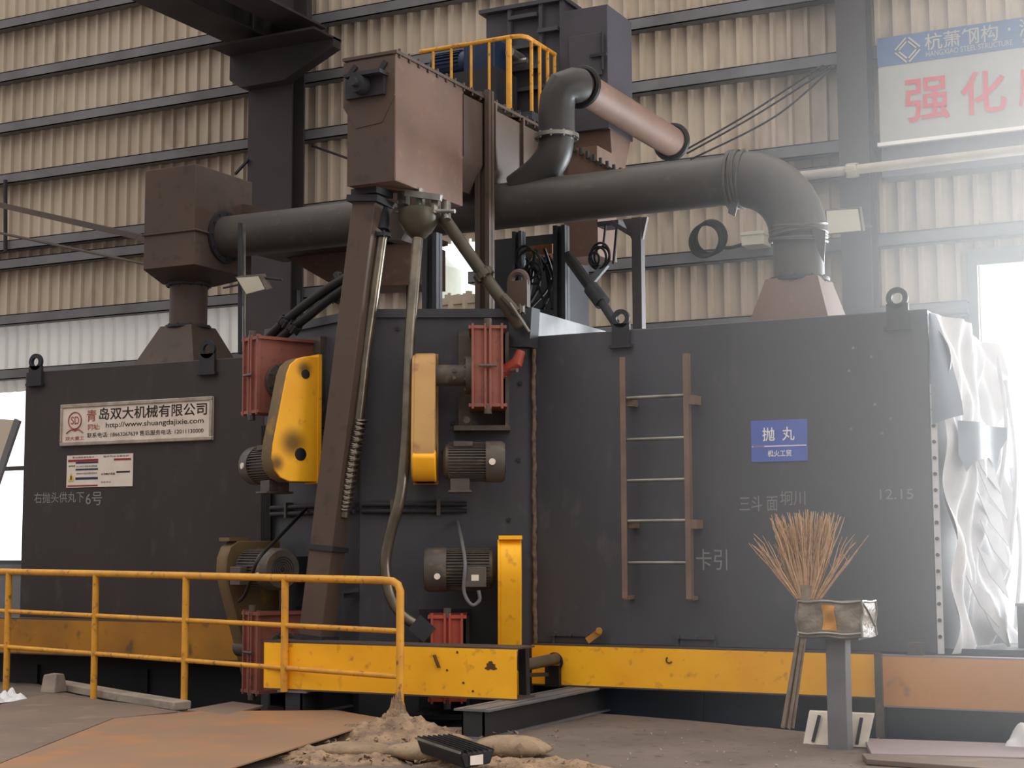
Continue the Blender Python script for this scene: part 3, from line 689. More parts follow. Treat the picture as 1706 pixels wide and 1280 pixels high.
# tape folds
for (c, ax, R) in (((xe, DY, za), (1, 0, 0), .235), ((ex, DY, zv+.0), (0, 0, 1), .225)):
    for j in range(6):
        off = Vector(ax)*(j-2.5)*.022*(-1 if ax[2] else 1)
        mb.ring(Vector(c)+off, Vector(ax)+Vector((rr.uniform(-.14, .14), rr.uniform(-.14, .14), rr.uniform(-.14, .14))), R+.004, .015, 30, 6)
mb.prism([(ex+.16, DY-.17, zv+.02), (ex+.27, DY-.15, zv-.02), (ex+.25, DY-.15, zv-.28), (ex+.20, DY-.16, zv-.16)], (0, .01, 0))
mb.prism([(xe-.02, DY-.12, za-.2), (xe+.05, DY-.12, za-.2), (xe+.02, DY-.13, za-.34), (xe-.04, DY-.13, za-.30)], (0, .01, 0))
mb.build('tape_wrap', 'duct', t)
b0 = .215; b1 = .345
mb = MB(); mb.hexa([(ex-b1, DY-b1, ROOF), (ex+b1, DY-b1, ROOF), (ex+b1, DY+b1, ROOF), (ex-b1, DY+b1, ROOF), (ex-b0, DY-b0, zf), (ex+b0, DY-b0, zf), (ex+b0, DY+b0, zf), (ex-b0, DY+b0, zf)])
mb.build('roof_transition', 'rustpink', t, bevel=.004)
# square ended duct at the other end
t = thing('duct_junction_box', 'square brown duct box standing on the cabin with the maker plate', 'duct box', (-9.2, DY, ROOF))
BX0 = at(240, 380, Y=11.95).x; BX1 = at(325, 380, Y=11.95).x; bzT = at(282, 279, Y=11.95).z; bzM = at(282, 386, Y=11.95).z; bzN = at(282, 445, Y=11.95).z
BY0 = 11.95; BY1 = 12.85
mb = MB(); mb.box(BX0, BX1, BY0, BY1, bzM, bzT); mb.build('upper_box', 'brown', t, bevel=.006)
mb = MB(); mb.box(BX0, BX1+.0, BY0, BY1, bzN, bzM-.012); mb.box(BX0-.02, BX1+.02, BY0-.02, BY1+.02, bzM-.02, bzM); mb.build('lower_box', 'brown', t, bevel=.006)
jx = at(314, 510, Y=DY).x; zt1 = at(314, 476, Y=DY).z; zt2 = at(314, 546, Y=DY).z
mb = MB(); q = .18; mb.hexa([(jx-q, DY-q, zt1), (jx+q, DY-q, zt1), (jx+q, DY+q, zt1), (jx-q, DY+q, zt1), (BX0, BY0, bzN), (BX1, BY0, bzN), (BX1, BY1, bzN), (BX0, BY1, bzN)]); mb.build('taper', 'brown', t)
mb = MB(); mb.tube([(jx, DY, zt1), (jx, DY, zt2)], .185, 28); mb.build('neck_pipe', 'brown', t)
mb = MB(); mb.plateflange((jx, DY, zt1), (0, 0, 1), .225, .025, 10); mb.plateflange((jx, DY, zt2), (0, 0, 1), .225, .025, 10); mb.build('flange', 'dark', t)
b0 = .19; b1 = .40
mb = MB(); mb.hexa([(jx-b1, DY-b1, ROOF), (jx+b1, DY-b1, ROOF), (jx+b1, DY+b1, ROOF), (jx-b1, DY+b1, ROOF), (jx-b0, DY-b0, zt2), (jx+b0, DY-b0, zt2), (jx+b0, DY+b0, zt2), (jx-b0, DY+b0, zt2)]); mb.build('roof_transition', 'brown', t)
mb = MB(); mb.plateflange((BX1+.02, DY, za), (1, 0, 0), .26, .03, 12); mb.build('collar', 'dark', t)
mb = MB(); mb.hexa([(BX1, 12.7, bzM-.1), (BX1+1.3, 12.9, bzM-.1), (BX1+1.3, 13.4, bzM-.1), (BX1, 13.4, bzM-.1), (BX1, 12.7, bzT-.25), (BX1+1.3, 12.9, bzM+.05), (BX1+1.3, 13.4, bzM+.05), (BX1, 13.4, bzT-.25)]); mb.build('side_branch', 'brown', t)
# lower cross conveyor behind the chute
t = thing('cross_conveyor', 'pinkish steel trough seen below the duct behind the chute', 'conveyor', (-8.2, 13.2, 3.4))
mb = MB(); mb.prism([at(470, 418, Y=13.2), at(470, 426, Y=13.2), at(560, 478, Y=13.2), at(700, 474, Y=13.2), at(700, 404, Y=13.2)], (0, .5, 0)); mb.build('trough', 'rustpink', t)
mb = MB(); mb.box(at(468, 420, Y=13.15).x, at(700, 410, Y=13.15).x, 13.13, 13.7, at(600, 405, Y=13.15).z, at(600, 398, Y=13.15).z); mb.build('lid', 'brown', t)
for px in (500, 690): x = at(px, 470, Y=13.4).x; MB().box(x-.03, x+.03, 13.3, 13.36, TOPC, 3.9).build('leg', 'dark', t)

# short duct with the black ringed elbow
PY0 = 12.45
cx = at(929, 200, Y=PY0).x; zc_ = at(962, 146, Y=PY0).z
far = at(1132, 246, Z=zc_)
t = thing('upper_duct', 'thick round duct sloping away from a black ringed elbow', 'duct', (cx, PY0, za))
ax0 = at(966, 144, Y=PY0+.1); yfar = 15.6
for k in range(200):
    y = PY0+.1+k*.03
    # far end of a level duct running straight back
    d = Vector((ax0.x, y, ax0.z))-EYE; w = d.dot(FW); px = 853+CF*d.dot(R2)/w
    if px > 1118: yfar = y; break
mb = MB(); mb.tube([(ax0.x, PY0+.1, ax0.z), (ax0.x, yfar, ax0.z)], .15, 28); mb.build('level_pipe', 'rustpink', t)
for yy in (PY0+.12, yfar): MB().ring((ax0.x, yy, ax0.z), (0, 1, 0), .165, .033, 28, 8).build('ring', 'black', t)
mb = MB()
vtx = at(931, 190, Y=PY0); flz = at(928, 231, Y=PY0).z
mb.tube([(ax0.x, PY0+.1, ax0.z), (ax0.x-.03, PY0+.02, ax0.z-.01), (vtx.x+.06, PY0-.04, ax0.z-.04), (vtx.x+.015, PY0-.05, ax0.z-.13), (vtx.x, PY0-.05, ax0.z-.25), (vtx.x, PY0-.05, flz)], .16, 26); mb.build('elbow', 'ductdark', t)
mb = MB(); mb.plateflange((vtx.x, PY0-.05, flz), (0, 0, 1), .2, .035, 10); mb.build('flange', 'galv', t)
mb = MB(); mb.tube(bez([(vtx.x, PY0-.05, flz), at(922, 258, Y=PY0-.05), at(900, 288, Y=PY0-.05), at(862, 318, Y=PY0-.05)], 6), .155, 26); mb.build('lower_bend', 'ductdark', t)

# ================================================================== ELEVATOR TOWER
TY = 14.0
tx0 = at(806, 60, Y=TY).x; txm = at(937, 60, Y=TY).x; tx1 = at(1012, 60, Y=TY).x
tzT = at(870, 12, Y=TY).z; tzT2 = at(980, 12, Y=TY).z; tzB = at(870, 200, Y=TY).z; tzB2 = at(975, 185, Y=TY).z
t = thing('elevator_tower', 'dark grey separator housing topping the bucket elevator', 'elevator', ((txm+tx1)/2, 14.6, ROOF-.2))
mb = MB(); mb.box(tx0, txm, TY+.05, 15.0, tzB-.3, tzT); mb.build('separator_box', 'tower', t, bevel=.006)
mb = MB(); mb.box(txm, tx1, TY, 14.62, tzB2-.2, tzT2); mb.build('head_box', 'tower', t, bevel=.006)
mb = MB(); mb.box(tx0-.05, txm+.03, TY-.02, 15.05, tzT, tzT+.04)
for px in (848, 900, 935): x = at(px, 60, Y=TY).x; mb.box(x-.018, x+.018, TY, TY+.06, tzB-.3, tzT)
for (xA, xB, py) in ((848, 895, 28), (897, 930, 50), (848, 900, 78), (806, 900, 118), (806, 935, 150)):
    a = at(xA, py, Y=TY); b = at(xB, py, Y=TY); mb.box(a.x, b.x, TY-.03, TY+.06, (a.z+b.z)/2-.02, (a.z+b.z)/2+.02)
mb.build('rib', 'tower', t)
a = at(950, 130, Y=TY); b = at(1003, 46, Y=TY)
mb = MB(); mb.box(a.x, b.x, TY-.03, TY-.001, a.z-.02, b.z-.05); dr = mb.build('door', 'tower', t, bevel=.005)
mb = MB(); mb.tube([(b.x+.015, TY-.04, a.z+.02), (b.x+.015, TY-.04, b.z-.06)], .014, 8); q = at(995, 92, Y=TY-.05); mb.bar(q+Vector((-.08, 0, 0)), q+Vector((.1, 0, 0)), .02, .03); mb.build('hinge', 'dark', dr)
mb = MB(); p = [at(1048, 60, Y=14.65)]
zA = at(1015, 190, Y=TY).z; zBt = at(1010, 285, Y=TY).z
mb.hexa([(tx1-.35, TY+.15, zBt), (tx1-.02, TY+.15, zBt), (tx1-.02, 14.4, zBt), (tx1-.35, 14.4, zBt), (txm+.06, TY+.02, zA), (tx1, TY+.02, zA), (tx1, 14.62, zA), (txm+.06, 14.62, zA)]); mb.build('hopper', 'rustpink', t)
mb = MB(); mb.box(at(940, 400, Y=13.5).x, at(996, 400, Y=13.5).x, 13.5, 13.95, at(966, 428, Y=13.5).z, at(966, 246, Y=13.5).z); mb.build('leg_casing', 'rustpink', t)
mb = MB(); q0 = at(948, 244, Y=13.45); q1 = at(1036, 288, Y=13.45); mb.prism([q0, at(945, 300, Y=13.45), at(1036, 300, Y=13.45), q1], (0, .04, 0)); mb.build('slope_plate', 'rustpink', t)
mb = MB()
for k in range(9): q = q0.lerp(q1, k/8); mb.tube([q+Vector((0, -.03, -.03)), q+Vector((0, -.03, .04))], .018, 8)
mb.build('bolt', 'dark', t)
# boot below
mb = MB(); a = at(815, 520, Y=13.8); b = at(938, 388, Y=13.8); mb.box(a.x, b.x, 13.8, 14.4, ROOF-.2, b.z); mb.build('boot', 'dark', t)
# front mechanism
mb = MB()
c = at(640+238, 88, Y=13.4); q = at(868, 98, Y=TY-.08); mb.tube([q, q+Vector((0, -.25, 0))], .05, 14); mb.tube([q+Vector((-.1, -.1, -.06)), q+Vector((.12, -.1, -.06))], .03, 8); mb.build('shaft_bearing', 'galv', t)

# platform, motor and railing
zpl = at(848, 172, Y=13.25).z-.12
t = thing('service_platform', 'dark service platform with yellow handrail beside the elevator head', 'platform', (-7.4, 13.8, zpl))
prx = at(921, 150, Y=13.25).x
mb = MB(); mb.box(at(715, 150, Y=13.25).x, at(882, 150, Y=13.25).x+.05, 13.2, 13.97, zpl-.08, zpl); mb.build('deck', 'dark', t)
zr = at(848, 62, Y=13.25).z; pxl_ = at(700, 100, Y=13.25).x
rl = MB(); xr = at(872, 62, Y=13.25).x
pr_ = [(pxl_, 13.25, zr), (xr-.12, 13.25, zr), (xr-.04, 13.27, zr), (xr, 13.33, zr), (xr, 13.45, zr), (xr, 13.95, zr)]
rl.tube(pr_, .022, 10)
rl.build('handrail', 'rail', t)
for px in (722, 752, 785, 815, 848): 
    x = at(px, 100, Y=13.25).x; MB().tube([(x, 13.25, zpl), (x, 13.25, zr)], .03 if px == 848 else .014, 8).build('baluster', 'rail', t)
for y in (13.42, 13.6, 13.78, 13.94): MB().tube([(xr, y, zpl), (xr, y, zr)], .018, 8).build('baluster', 'rail', t)
mb = MB(); mb.box(pxl_+.1, xr, 13.19, 13.21, zpl-.25, zpl+.02); mb.build('fascia', 'dark', t)
q = at(755, 112, Y=13.7)
t = thing('drive_motor', 'dark blue drive motor on the service platform', 'motor', (q.x, 13.7, zpl))
mb = MB(); mb.tube([q+Vector((-.2, 0, 0)), q+Vector((.2, 0, 0))], .14, 24)
for i in range(24):
    a = 2*math.pi*i/24; u = Vector((0, math.cos(a), math.sin(a))); mb.bar(q+Vector((-.16, 0, 0))+u*.145, q+Vector((.13, 0, 0))+u*.145, .006, .03, u)
mb.build('body', 'motorblue', t)
mb = MB(); mb.box(q.x+.2, q.x+.55, 13.55, 13.9, zpl, q.z+.19); mb.build('gearbox', 'motorblue', t, bevel=.01)
mb = MB(); mb.box(q.x-.2, q.x+.6, 13.5, 13.95, zpl, q.z-.13); mb.build('base', 'dark', t)

# support posts
def post(label, pxl, pxr, pyt, Y, zb, m, ytopz=None):
    a = at(pxl, 400, Y=Y).x; b = at(pxr, 400, Y=Y).x; zt_ = at((pxl+pxr)/2, pyt, Y=Y).z
    mb = MB(); w = b-a
    mb.box(a, a+w*.3, Y, Y+.1, zb, zt_); mb.box(b-w*.3, b, Y, Y+.1, zb, zt_); mb.box(a, b, Y+.045, Y+.055, zb, zt_)
    mb.build('support_post', m, label=label, cat='post', group='support posts on the chamber roof')
post('tall channel post carrying the conveyor trough next to the brown box end', 791, 815, 150, 12.0, TOPC-.02, 'brown')
post('short channel post standing between the shiny hose and the bright opening', 703, 727, 388, 11.3, TOPC-.02, 'steel')
post('dark post standing in front of the pinkish elevator casing', 921, 941, 375, 12.9, TOPC-.02, 'dark')
post('thin pale post in front of the dark elevator boot', 853, 868, 385, 12.95, TOPC-.02, 'steel')
t = thing('support_stand', 'slim dark post with splayed head under the long duct beside the coiled hose', 'post', at(1062, 560, Y=13.0))
a = at(1062, 560, Y=13.0); zt_ = at(1062, 362, Y=13.0).z
mb = MB(); mb.box(a.x-.045, a.x+.045, 13.0, 13.09, ROOF-.02, zt_); mb.build('shaft', 'column', t)
mb = MB(); mb.prism([(a.x-.05, 13.02, zt_-.2), (a.x+.05, 13.02, zt_-.2), (a.x+.10, 13.02, zt_), (a.x-.14, 13.02, zt_+.0)], (0, .04, 0)); mb.bar((a.x-.05, 13.04, zt_-.15), (a.x-.25, 13.04, zt_-.02), .04, .04); mb.build('head', 'column', t)
t = thing('hydraulic_arm', 'black slanted cylinder arm ending at the ringed lifting eye', 'hydraulic arm', at(1028, 545, Y=12.2))
mb = MB(); mb.tube([at(945, 425, Y=12.6), at(985, 480, Y=12.5)], .05, 14); mb.build('barrel', 'black', t)
mb = MB(); mb.tube([at(985, 480, Y=12.5), at(1004, 505, Y=12.45)], .07, 14); mb.build('gland', 'dark', t)
mb = MB(); mb.tube([at(1000, 500, Y=12.45), at(1025, 538, Y=12.35)], .04, 14); mb.build('rod', 'dark', t)
t = thing('winch_bracket', 'dark bracket with loops of cable hanging under the duct by the elevator casing', 'bracket', at(1000, 445, Y=13.1))
mb = MB(); a = at(995, 378, Y=13.1); b = at(1030, 366, Y=13.1); mb.box(a.x, b.x, 13.1, 13.3, a.z, b.z); mb.build('plate', 'dark', t)
mb = MB(); mb.tube([at(1009, 375, Y=13.1), at(1005, 410, Y=13.1)], .012, 8); mb.tube([at(1028, 375, Y=13.1), at(1022, 440, Y=13.1)], .014, 8); mb.build('strap', 'black', t)
mb = MB()
for (px, py, R) in ((1000, 425, .11), (1003, 428, .09), (996, 430, .10), (990, 432, .06)): mb.ring(at(px, py, Y=13.08), (.3, 1, .1), R, .012, 24, 6)
mb.build('cable_loop', 'black', t)
mb = MB(); mb.bar(at(985, 470, Y=13.1), at(1010, 440, Y=13.1), .05, .06); mb.build('strut', 'lightplate', t)
t = thing('cable_bundle', 'tangle of black cables in front of the elevator boot', 'cables', at(890, 505, Y=13.0))
mb = MB()
for i in range(12):
    px = 872+rr.random()*45; p0 = at(px, 410+rr.random()*30, Y=12.9+rr.random()*.3); p1 = at(px+rr.uniform(-20, 25), 470, Y=13.1); p2 = at(px+rr.uniform(-20, 20), 515, Y=13.0)
    mb.tube(bez([p0, p1, p2], 6), .012+.008*rr.random(), 6)
mb.build('cables', 'black', t)
mb = MB()
for (px, py, R) in ((875, 430, .11), (882, 440, .13), (888, 455, .1)): mb.ring(at(px, py, Y=12.9), (.2, 1, .2), R, .012, 24, 6)
mb.build('coil', 'black', t)
mb = MB(); mb.box(at(882, 415, Y=13).x, at(920, 415, Y=13).x, 13.0, 13.3, at(900, 424, Y=13).z, at(900, 408, Y=13).z); mb.build('tray', 'rust', t)

# wall fittings
mb = MB()
for k in range(4): mb.ring(at(1174, 401, Y=17.1)+Vector((.02*k, .02*k, .015*k)), (.1, 1, .05*k), .19, .018, 30, 6)
mb.build('coiled_hose', 'black', label='black coiled hose hung on the wall purlin beside the duct elbow', cat='hose')
a = at(1240, 412, Y=17.1); b = at(1276, 388, Y=17.1)
mb = MB(); mb.box(a.x, b.x, 17.0, 17.28, a.z, b.z); mb.box(a.x-.01, b.x+.01, 16.99, 17.29, b.z-.03, b.z+.01); mb.build('junction_box', 'lamp', label='small pale box on the purlin next to the coiled hose', cat='box', bevel=.005)
mb = MB(); mb.tube(bez([at(1196, 410, Y=17.2), at(1215, 413, Y=17.2), at(1240, 406, Y=17.2)]), .02, 8); mb.build('hose_end', 'black', label='short black hose end between the coil and the pale box', cat='hose')
mb = MB(); mb.tube([at(1330, 294, Y=16.85), at(1710, 249, Y=16.85)], .053, 16); mb.plateflange(at(1420, 284, Y=16.85), (1, 0, 0), .08, .1, 6); mb.build('utility_pipe', 'pipewhite', label='pale pipe running along the wall under the banner', cat='pipe')
for i, (p0, p1, p2) in enumerate((((1142, 250), (1250, 188), (1372, 108)), ((1144, 256), (1262, 190), (1390, 108)), ((1150, 266), (1290, 195), (1391, 109)))):
    mb = MB(); mb.tube(bez([at(p0[0], p0[1], Y=16.2), at(p1[0], p1[1], Y=16.5), at(p2[0], p2[1], Y=16.9)], 10), .011, 6)
    mb.build('cable_run', 'black', label=['uppermost of the thin black cables strung to the column by the banner', 'middle one of the thin black cables strung to the column by the banner', 'slackest of the thin black cables strung to the column by the banner'][i], cat='cable', group='cables strung behind the duct')
mb = MB(); mb.bar(at(-20, 337, Y=16.0), at(246, 398, Y=14.5), .09, .07); mb.build('brace_rod', 'brown', label='thick slanted brace bar ending behind the square duct box', cat='brace')
mb = MB(); mb.tube([at(-20, 384, Y=16.0), at(246, 441, Y=14.5)], .018, 8); mb.build('brace_rod', 'brown', label='thin slanted rod below the thick brace bar', cat='brace')
mb = MB(); mb.tube([at(520, 243, Y=17.25), at(585, 266, Y=16.9)], .016, 8); mb.build('brace_rod', 'dark', label='short thin rod on the wall next to the wide column', cat='brace')
mb = MB(); mb.bar(at(392, 290, Y=17.0), at(414, 266, Y=16.9), .03, .03); mb.build('brace_rod', 'dark', label='stub of bracing above the square duct box', cat='brace')
mb = MB(); mb.tube([at(9, 300, Y=17.25), at(9, 420, Y=17.25)], .03, 8); mb.build('slim_post', 'dark', label='thin dark vertical post between purlins at the picture edge', cat='post')
mb = MB(); mb.bar(at(30, 700, Y=16.6), at(-14, 830, Y=16.6), .10, .05, (0, 1, 0)); mb.build('leaning_pole', 'girt', label='pale pole leaning across the bright window opening', cat='pole')
mb = MB(); mb.prism([at(-40, 696, Y=16.8), at(27, 700, Y=16.8), at(-10, 815, Y=16.8), at(-40, 890, Y=16.8)], (0, .04, 0)); mb.build('leaning_sheet', 'wall', label='cream metal sheet leaning in the corner of the bright window', cat='sheet')

# outside tank seen through the ragged opening
mb = MB(); q = at(735, 460, Y=20.5); mb.tube([(q.x-.5, 20.5, -.3), (q.x-.5, 20.5, q.z+.1), (q.x-.5, 20.5, q.z+.3), (q.x-.5, 20.5, q.z+.35)], [.75, .75, .55, .1], 28); mb.build('outdoor_tank', 'tank', label='pale green tank outside seen through the ragged opening', cat='tank')

mb = MB(); a = at(-40, 1012, Y=16.8); b = at(60, 957, Y=16.8); mb.box(a.x, b.x, 16.8, 16.86, -.02, b.z); mb.box(a.x, b.x, 16.78, 16.88, b.z, b.z+.04); mb.build('low_screen', 'girt', label='low blue grey screen standing under the bright window', cat='screen')
# floodlights
def floodlight(label, pts, Y, tilt, parent_px, pole):
    t = thing('floodlight', label, 'floodlight', at(*parent_px, Y=Y))
    a, b, c, d = [at(px, py, Y=Y) for px, py in pts]; n = Vector((0, .08, .02))
    MB().prism([a, b, c, d], (0, .09, .03)).build('housing', 'motor', t)
    ctr = (a+b+c+d)/4; gl = [ctr+(p-ctr)*.9+Vector((0, -.006, 0)) for p in (a, b, c, d)]
    MB().prism(gl, (0, .004, 0)).build('lamp_glass', 'lamp', t)
    mb = MB(); pole(mb); mb.build('bracket', 'dark', t); return t
floodlight('tilted floodlight on a thin pole beside the black hoses', [(392, 462), (432, 459), (444, 483), (410, 492)], 11.9, 0, (400, 590), lambda mb: (mb.tube([at(400, 372, Y=12.0), at(400, 590, Y=12.0)], .022, 8), mb.tube([at(430, 462, Y=11.95), at(470, 466, Y=12.0)], .012, 6), mb.tube([at(372, 480, Y=12), at(400, 474, Y=12)], .01, 6)))
floodlight('square pale floodlight mounted on the column by the duct elbow', [(1374, 350), (1432, 346), (1438, 386), (1376, 392)], 16.5, 0, (1405, 392), lambda mb: (mb.bar(at(1410, 368, Y=16.6), at(1415, 368, Y=16.95), .1, .1), mb.tube([at(1436, 376, Y=16.6), at(1452, 377, Y=16.9)], .015, 8)))
mb = MB(); mb.tube([at(407, 375, Y=12.06), at(407, 590, Y=12.06)], .014, 8); mb.build('silver_rod', 'galv', label='thin silver rod beside the floodlight pole', cat='rod')

# banner
BYY = 17.1
t = thing('banner_sign', 'large blue and white slogan banner with red characters on the wall', 'banner', at(1580, 230, Y=BYY))
x0 = at(1464, 150, Y=BYY).x; x1 = 1.4; zT = (at(1464, 64.5, Y=BYY).z+at(1706, 28.4, Y=BYY).z)/2; zM = at(1468, 112, Y=BYY).z; zB_ = (at(1472, 237, Y=BYY).z+at(1706, 210, Y=BYY).z)/2
MB().box(x0, x1, BYY, BYY+.04, zB_, zM).build('panel', 'bannerwhite', t)
MB().box(x0-.005, x1, BYY-.005, BYY+.04, zM, zT).build('header', 'bannerblue', t)
MB().box(x0-.03, x1, BYY-.01, BYY+.05, zB_-.04, zB_).build('lower_edge', 'white', t)
MB().box(x0, x1, BYY+.05, WY-.05, zB_-.38, zB_-.04).build('backing_strip', 'girt', t)
def btext(s, px0, px1, ytop_at0, ybot_at0, m, bold, nm='lettering'):
    a = at(px0, ybot_at0, Y=BYY-.006); b = at(px0, ytop_at0, Y=BYY-.006); c = at(px1, ybot_at0, Y=BYY-.006)
    return text_part(s, (a.x, BYY-.006, a.z), (1, 0, 0), (0, 0, 1), c.x-a.x, b.z-a.z, m, t, nm, bold, .003)
btext('杭萧钢构', 1541, 1664, 57, 85, 'bannerwhite', .008); btext('HANGXIAO STEEL STRUCTURE', 1543, 1688, 86, 95, 'bannerwhite', .005)
btext('·', 1679, 1684, 46, 52, 'bannerwhite', 0); btext('浙江', 1698, 1762, 32, 62, 'bannerwhite', .008); btext('· ZHEJIANG', 1696, 1760, 66, 74, 'bannerwhite', 0)
btext('强', 1509, 1584, 134, 206, 'bannerred', .012); btext('化', 1602, 1678, 122, 194, 'bannerred', .012)
btext('质量', 1698, 1790, 112, 180, 'bannerred', .012)
mb = MB(); q = at(1512, 83, Y=BYY-.012); R = .115
for k in range(4):
    a = math.pi/2*k; u = Vector((math.cos(a), 0, math.sin(a))); v = Vector((-math.sin(a), 0, math.cos(a)))
    for (rad_, wd) in ((R*1.25, .018), (R*.86, .018)):
        mb.bar(q+u*rad_*.95+v*rad_*.10, q+v*rad_*.95+u*rad_*.1, wd, .01, (0, 1, 0))
mb.build('emblem', 'bannerwhite', t)

# ================================================================== SIGNS
SY = D-.02
t = thing('maker_plate', 'wide silver maker plate with red emblem on the cabin', 'sign', at(228, 742, Y=SY))
a = at(101, 707, Y=SY); b = at(354, 697, Y=SY); zt_ = (at(101, 676, Y=SY).z+at(354, 659, Y=SY).z)/2; zb_ = (at(101, 742, Y=SY).z+at(354, 735, Y=SY).z)/2
MB().box(a.x, b.x, SY, D, zb_, zt_).build('panel', 'silver', t)
mb = MB(); w = .035
mb.box(a.x, b.x, SY-.012, SY, zt_-w, zt_); mb.box(a.x, b.x, SY-.012, SY, zb_, zb_+w); mb.box(a.x, a.x+w*.7, SY-.012, SY, zb_+w, zt_-w); mb.box(b.x-w*.9, b.x, SY-.012, SY, zb_+w, zt_-w)
mb.build('frame', 'signframe', t, bevel=.005)
H = zt_-zb_; Wd = b.x-a.x
def ptext(s, u0, u1, v0, v1, m, bold=0): return text_part(s, (a.x+Wd*u0, SY, zb_+H*v0), (1, 0, 0), (0, 0, 1), Wd*(u1-u0), H*(v1-v0), m, t, 'lettering', bold, .002)
ptext('岛双大机械有限公司', .265, .965, .58, .87, 'ink', .012); ptext('青', .18, .245, .56, .84, 'redink', .012)
ptext('http://www.shuangdajixie.com', .31, .945, .36, .52, 'ink', .006); ptext('网址:', .19, .27, .36, .5, 'redink', .012)
ptext('联系电话: 18663267639 售后服务电话: 12011130000', .185, .945, .17, .29, 'ink', .006); ptext('双大重工', .035, .165, .13, .22, 'redink', .012)
c = Vector((a.x+Wd*.10, SY-.003, zb_+H*.60)); mb = MB(); mb.ring(c, (0, 1, 0), H*.2, .006, 32, 6)
for s_ in (-1, 1): mb.tube(bez([c+Vector((s_*H*.26, 0, -H*.30)), c+Vector((s_*H*.12, 0, -H*.22)), c+Vector((0, 0, -H*.24))]), .006, 6)
mb.build('emblem', 'redink', t); text_part('SD', (c.x-H*.125, SY, c.z-H*.09), (1, 0, 0), (0, 0, 1), H*.25, H*.19, 'redink', t, 'lettering', .01, .002)
# notice
SY2 = D-.008
t = thing('safety_notice', 'small white safety notice with red and blue bars below the maker plate', 'notice', at(165, 810, Y=SY2))
a = at(111, 790, Y=SY2); b = at(221, 785, Y=SY2); zt_ = (at(111, 759, Y=SY2).z+at(221, 756, Y=SY2).z)/2; zb_ = (at(111, 812, Y=SY2).z+at(221, 811, Y=SY2).z)/2
MB().box(a.x, b.x, SY2, D, zb_, zt_).build('panel', 'paper', t)
H = zt_-zb_; Wd = b.x-a.x
def nb(rects, m, nm):
    mb = MB()
    for (u0, u1, v0, v1) in rects: mb.box(a.x+Wd*u0, a.x+Wd*u1, SY2-.003, SY2, zb_+H*v0, zb_+H*v1)
    return mb.build(nm, m, t)
nb([(.02, .48, .80, .87), (.72, .97, .80, .86), (.02, .48, .03, .07)], 'noticered', 'red_bar'); nb([(.14, .48, .74, .79), (.14, .48, .53, .58), (.14, .48, .24, .31)], 'noticeblue', 'blue_bar'); nb([(.76, .96, .42, .47)], 'ink', 'black_bar')
def ntext(s, u0, u1, v0, v1, m='ink', bold=0): return text_part(s, (a.x+Wd*u0, SY2, zb_+H*v0), (1, 0, 0), (0, 0, 1), Wd*(u1-u0), H*(v1-v0), m, t, 'lettering', bold, .002)
ntext('职业病危害告知卡', .09, .42, .90, .96); ntext('噪声作业注意防护', .56, .94, .90, .96); ntext('噪声有害', .03, .13, .64, .70, 'ink', .01); ntext('必须戴护耳器', .53, .74, .36, .43, 'ink', .01)
ntext('健康危害', .24, .38, .75, .78, 'white'); ntext('理化特性', .24, .38, .54, .57, 'white'); ntext('应急处理', .24, .38, .26, .30, 'white'); ntext('对人体听力有损害长期接触', .15, .47, .62, .68); ntext('使用防护用品定期检查身体', .15, .47, .40, .46); ntext('急救电话', .53, .68, .12, .17, 'noticered')
mb = MB(); q = Vector((a.x+Wd*.075, SY2-.004, zb_+H*.2)); mb.prism([q+Vector((-Wd*.045, 0, 0)), q+Vector((Wd*.045, 0, 0)), q+Vector((0, 0, H*.26))], (0, .003, 0)); mb.build('warning_triangle', 'warn', t); mb = MB(); mb.box(q.x-.006, q.x+.006, SY2-.007, SY2-.004, q.z+H*.04, q.z+H*.17); mb.build('exclamation_mark', 'ink', t)
# blue sign
t = thing('workshop_sign', 'blue station sign with white characters next to the ladder', 'sign', at(1298, 770, Y=SY2))
a = at(1251, 735, Y=SY2); b = at(1345, 735, Y=SY2); zt_ = (at(1251, 701, Y=SY2).z+at(1345, 699, Y=SY2).z)/2; zb_ = (at(1251, 770, Y=SY2).z+at(1345, 769, Y=SY2).z)/2
MB().box(a.x, b.x, SY2, D, zb_, zt_).build('panel', 'blue', t, bevel=.003)
H = zt_-zb_; Wd = b.x-a.x
text_part('抛', (a.x+Wd*.21, SY2, zb_+H*.50), (1, 0, 0), (0, 0, 1), Wd*.22, H*.33, 'white', t, 'lettering', .012, .002); text_part('丸', (a.x+Wd*.56, SY2, zb_+H*.50), (1, 0, 0), (0, 0, 1), Wd*.22, H*.33, 'white', t, 'lettering', .012, .002)
text_part('枫火工贸', (a.x+Wd*.30, SY2, zb_+H*.12), (1, 0, 0), (0, 0, 1), Wd*.42, H*.16, 'white', t, 'lettering', .012, .002)
MB().box(a.x+Wd*.02, a.x+Wd*.98, SY2-.002, SY2, zb_+H*.365, zb_+H*.39).build('white_line', 'white', t); MB().box(a.x+Wd*.04, a.x+Wd*.24, SY2-.003, SY2, zb_+H*.37, zb_+H*.388).build('red_line', 'redink', t)

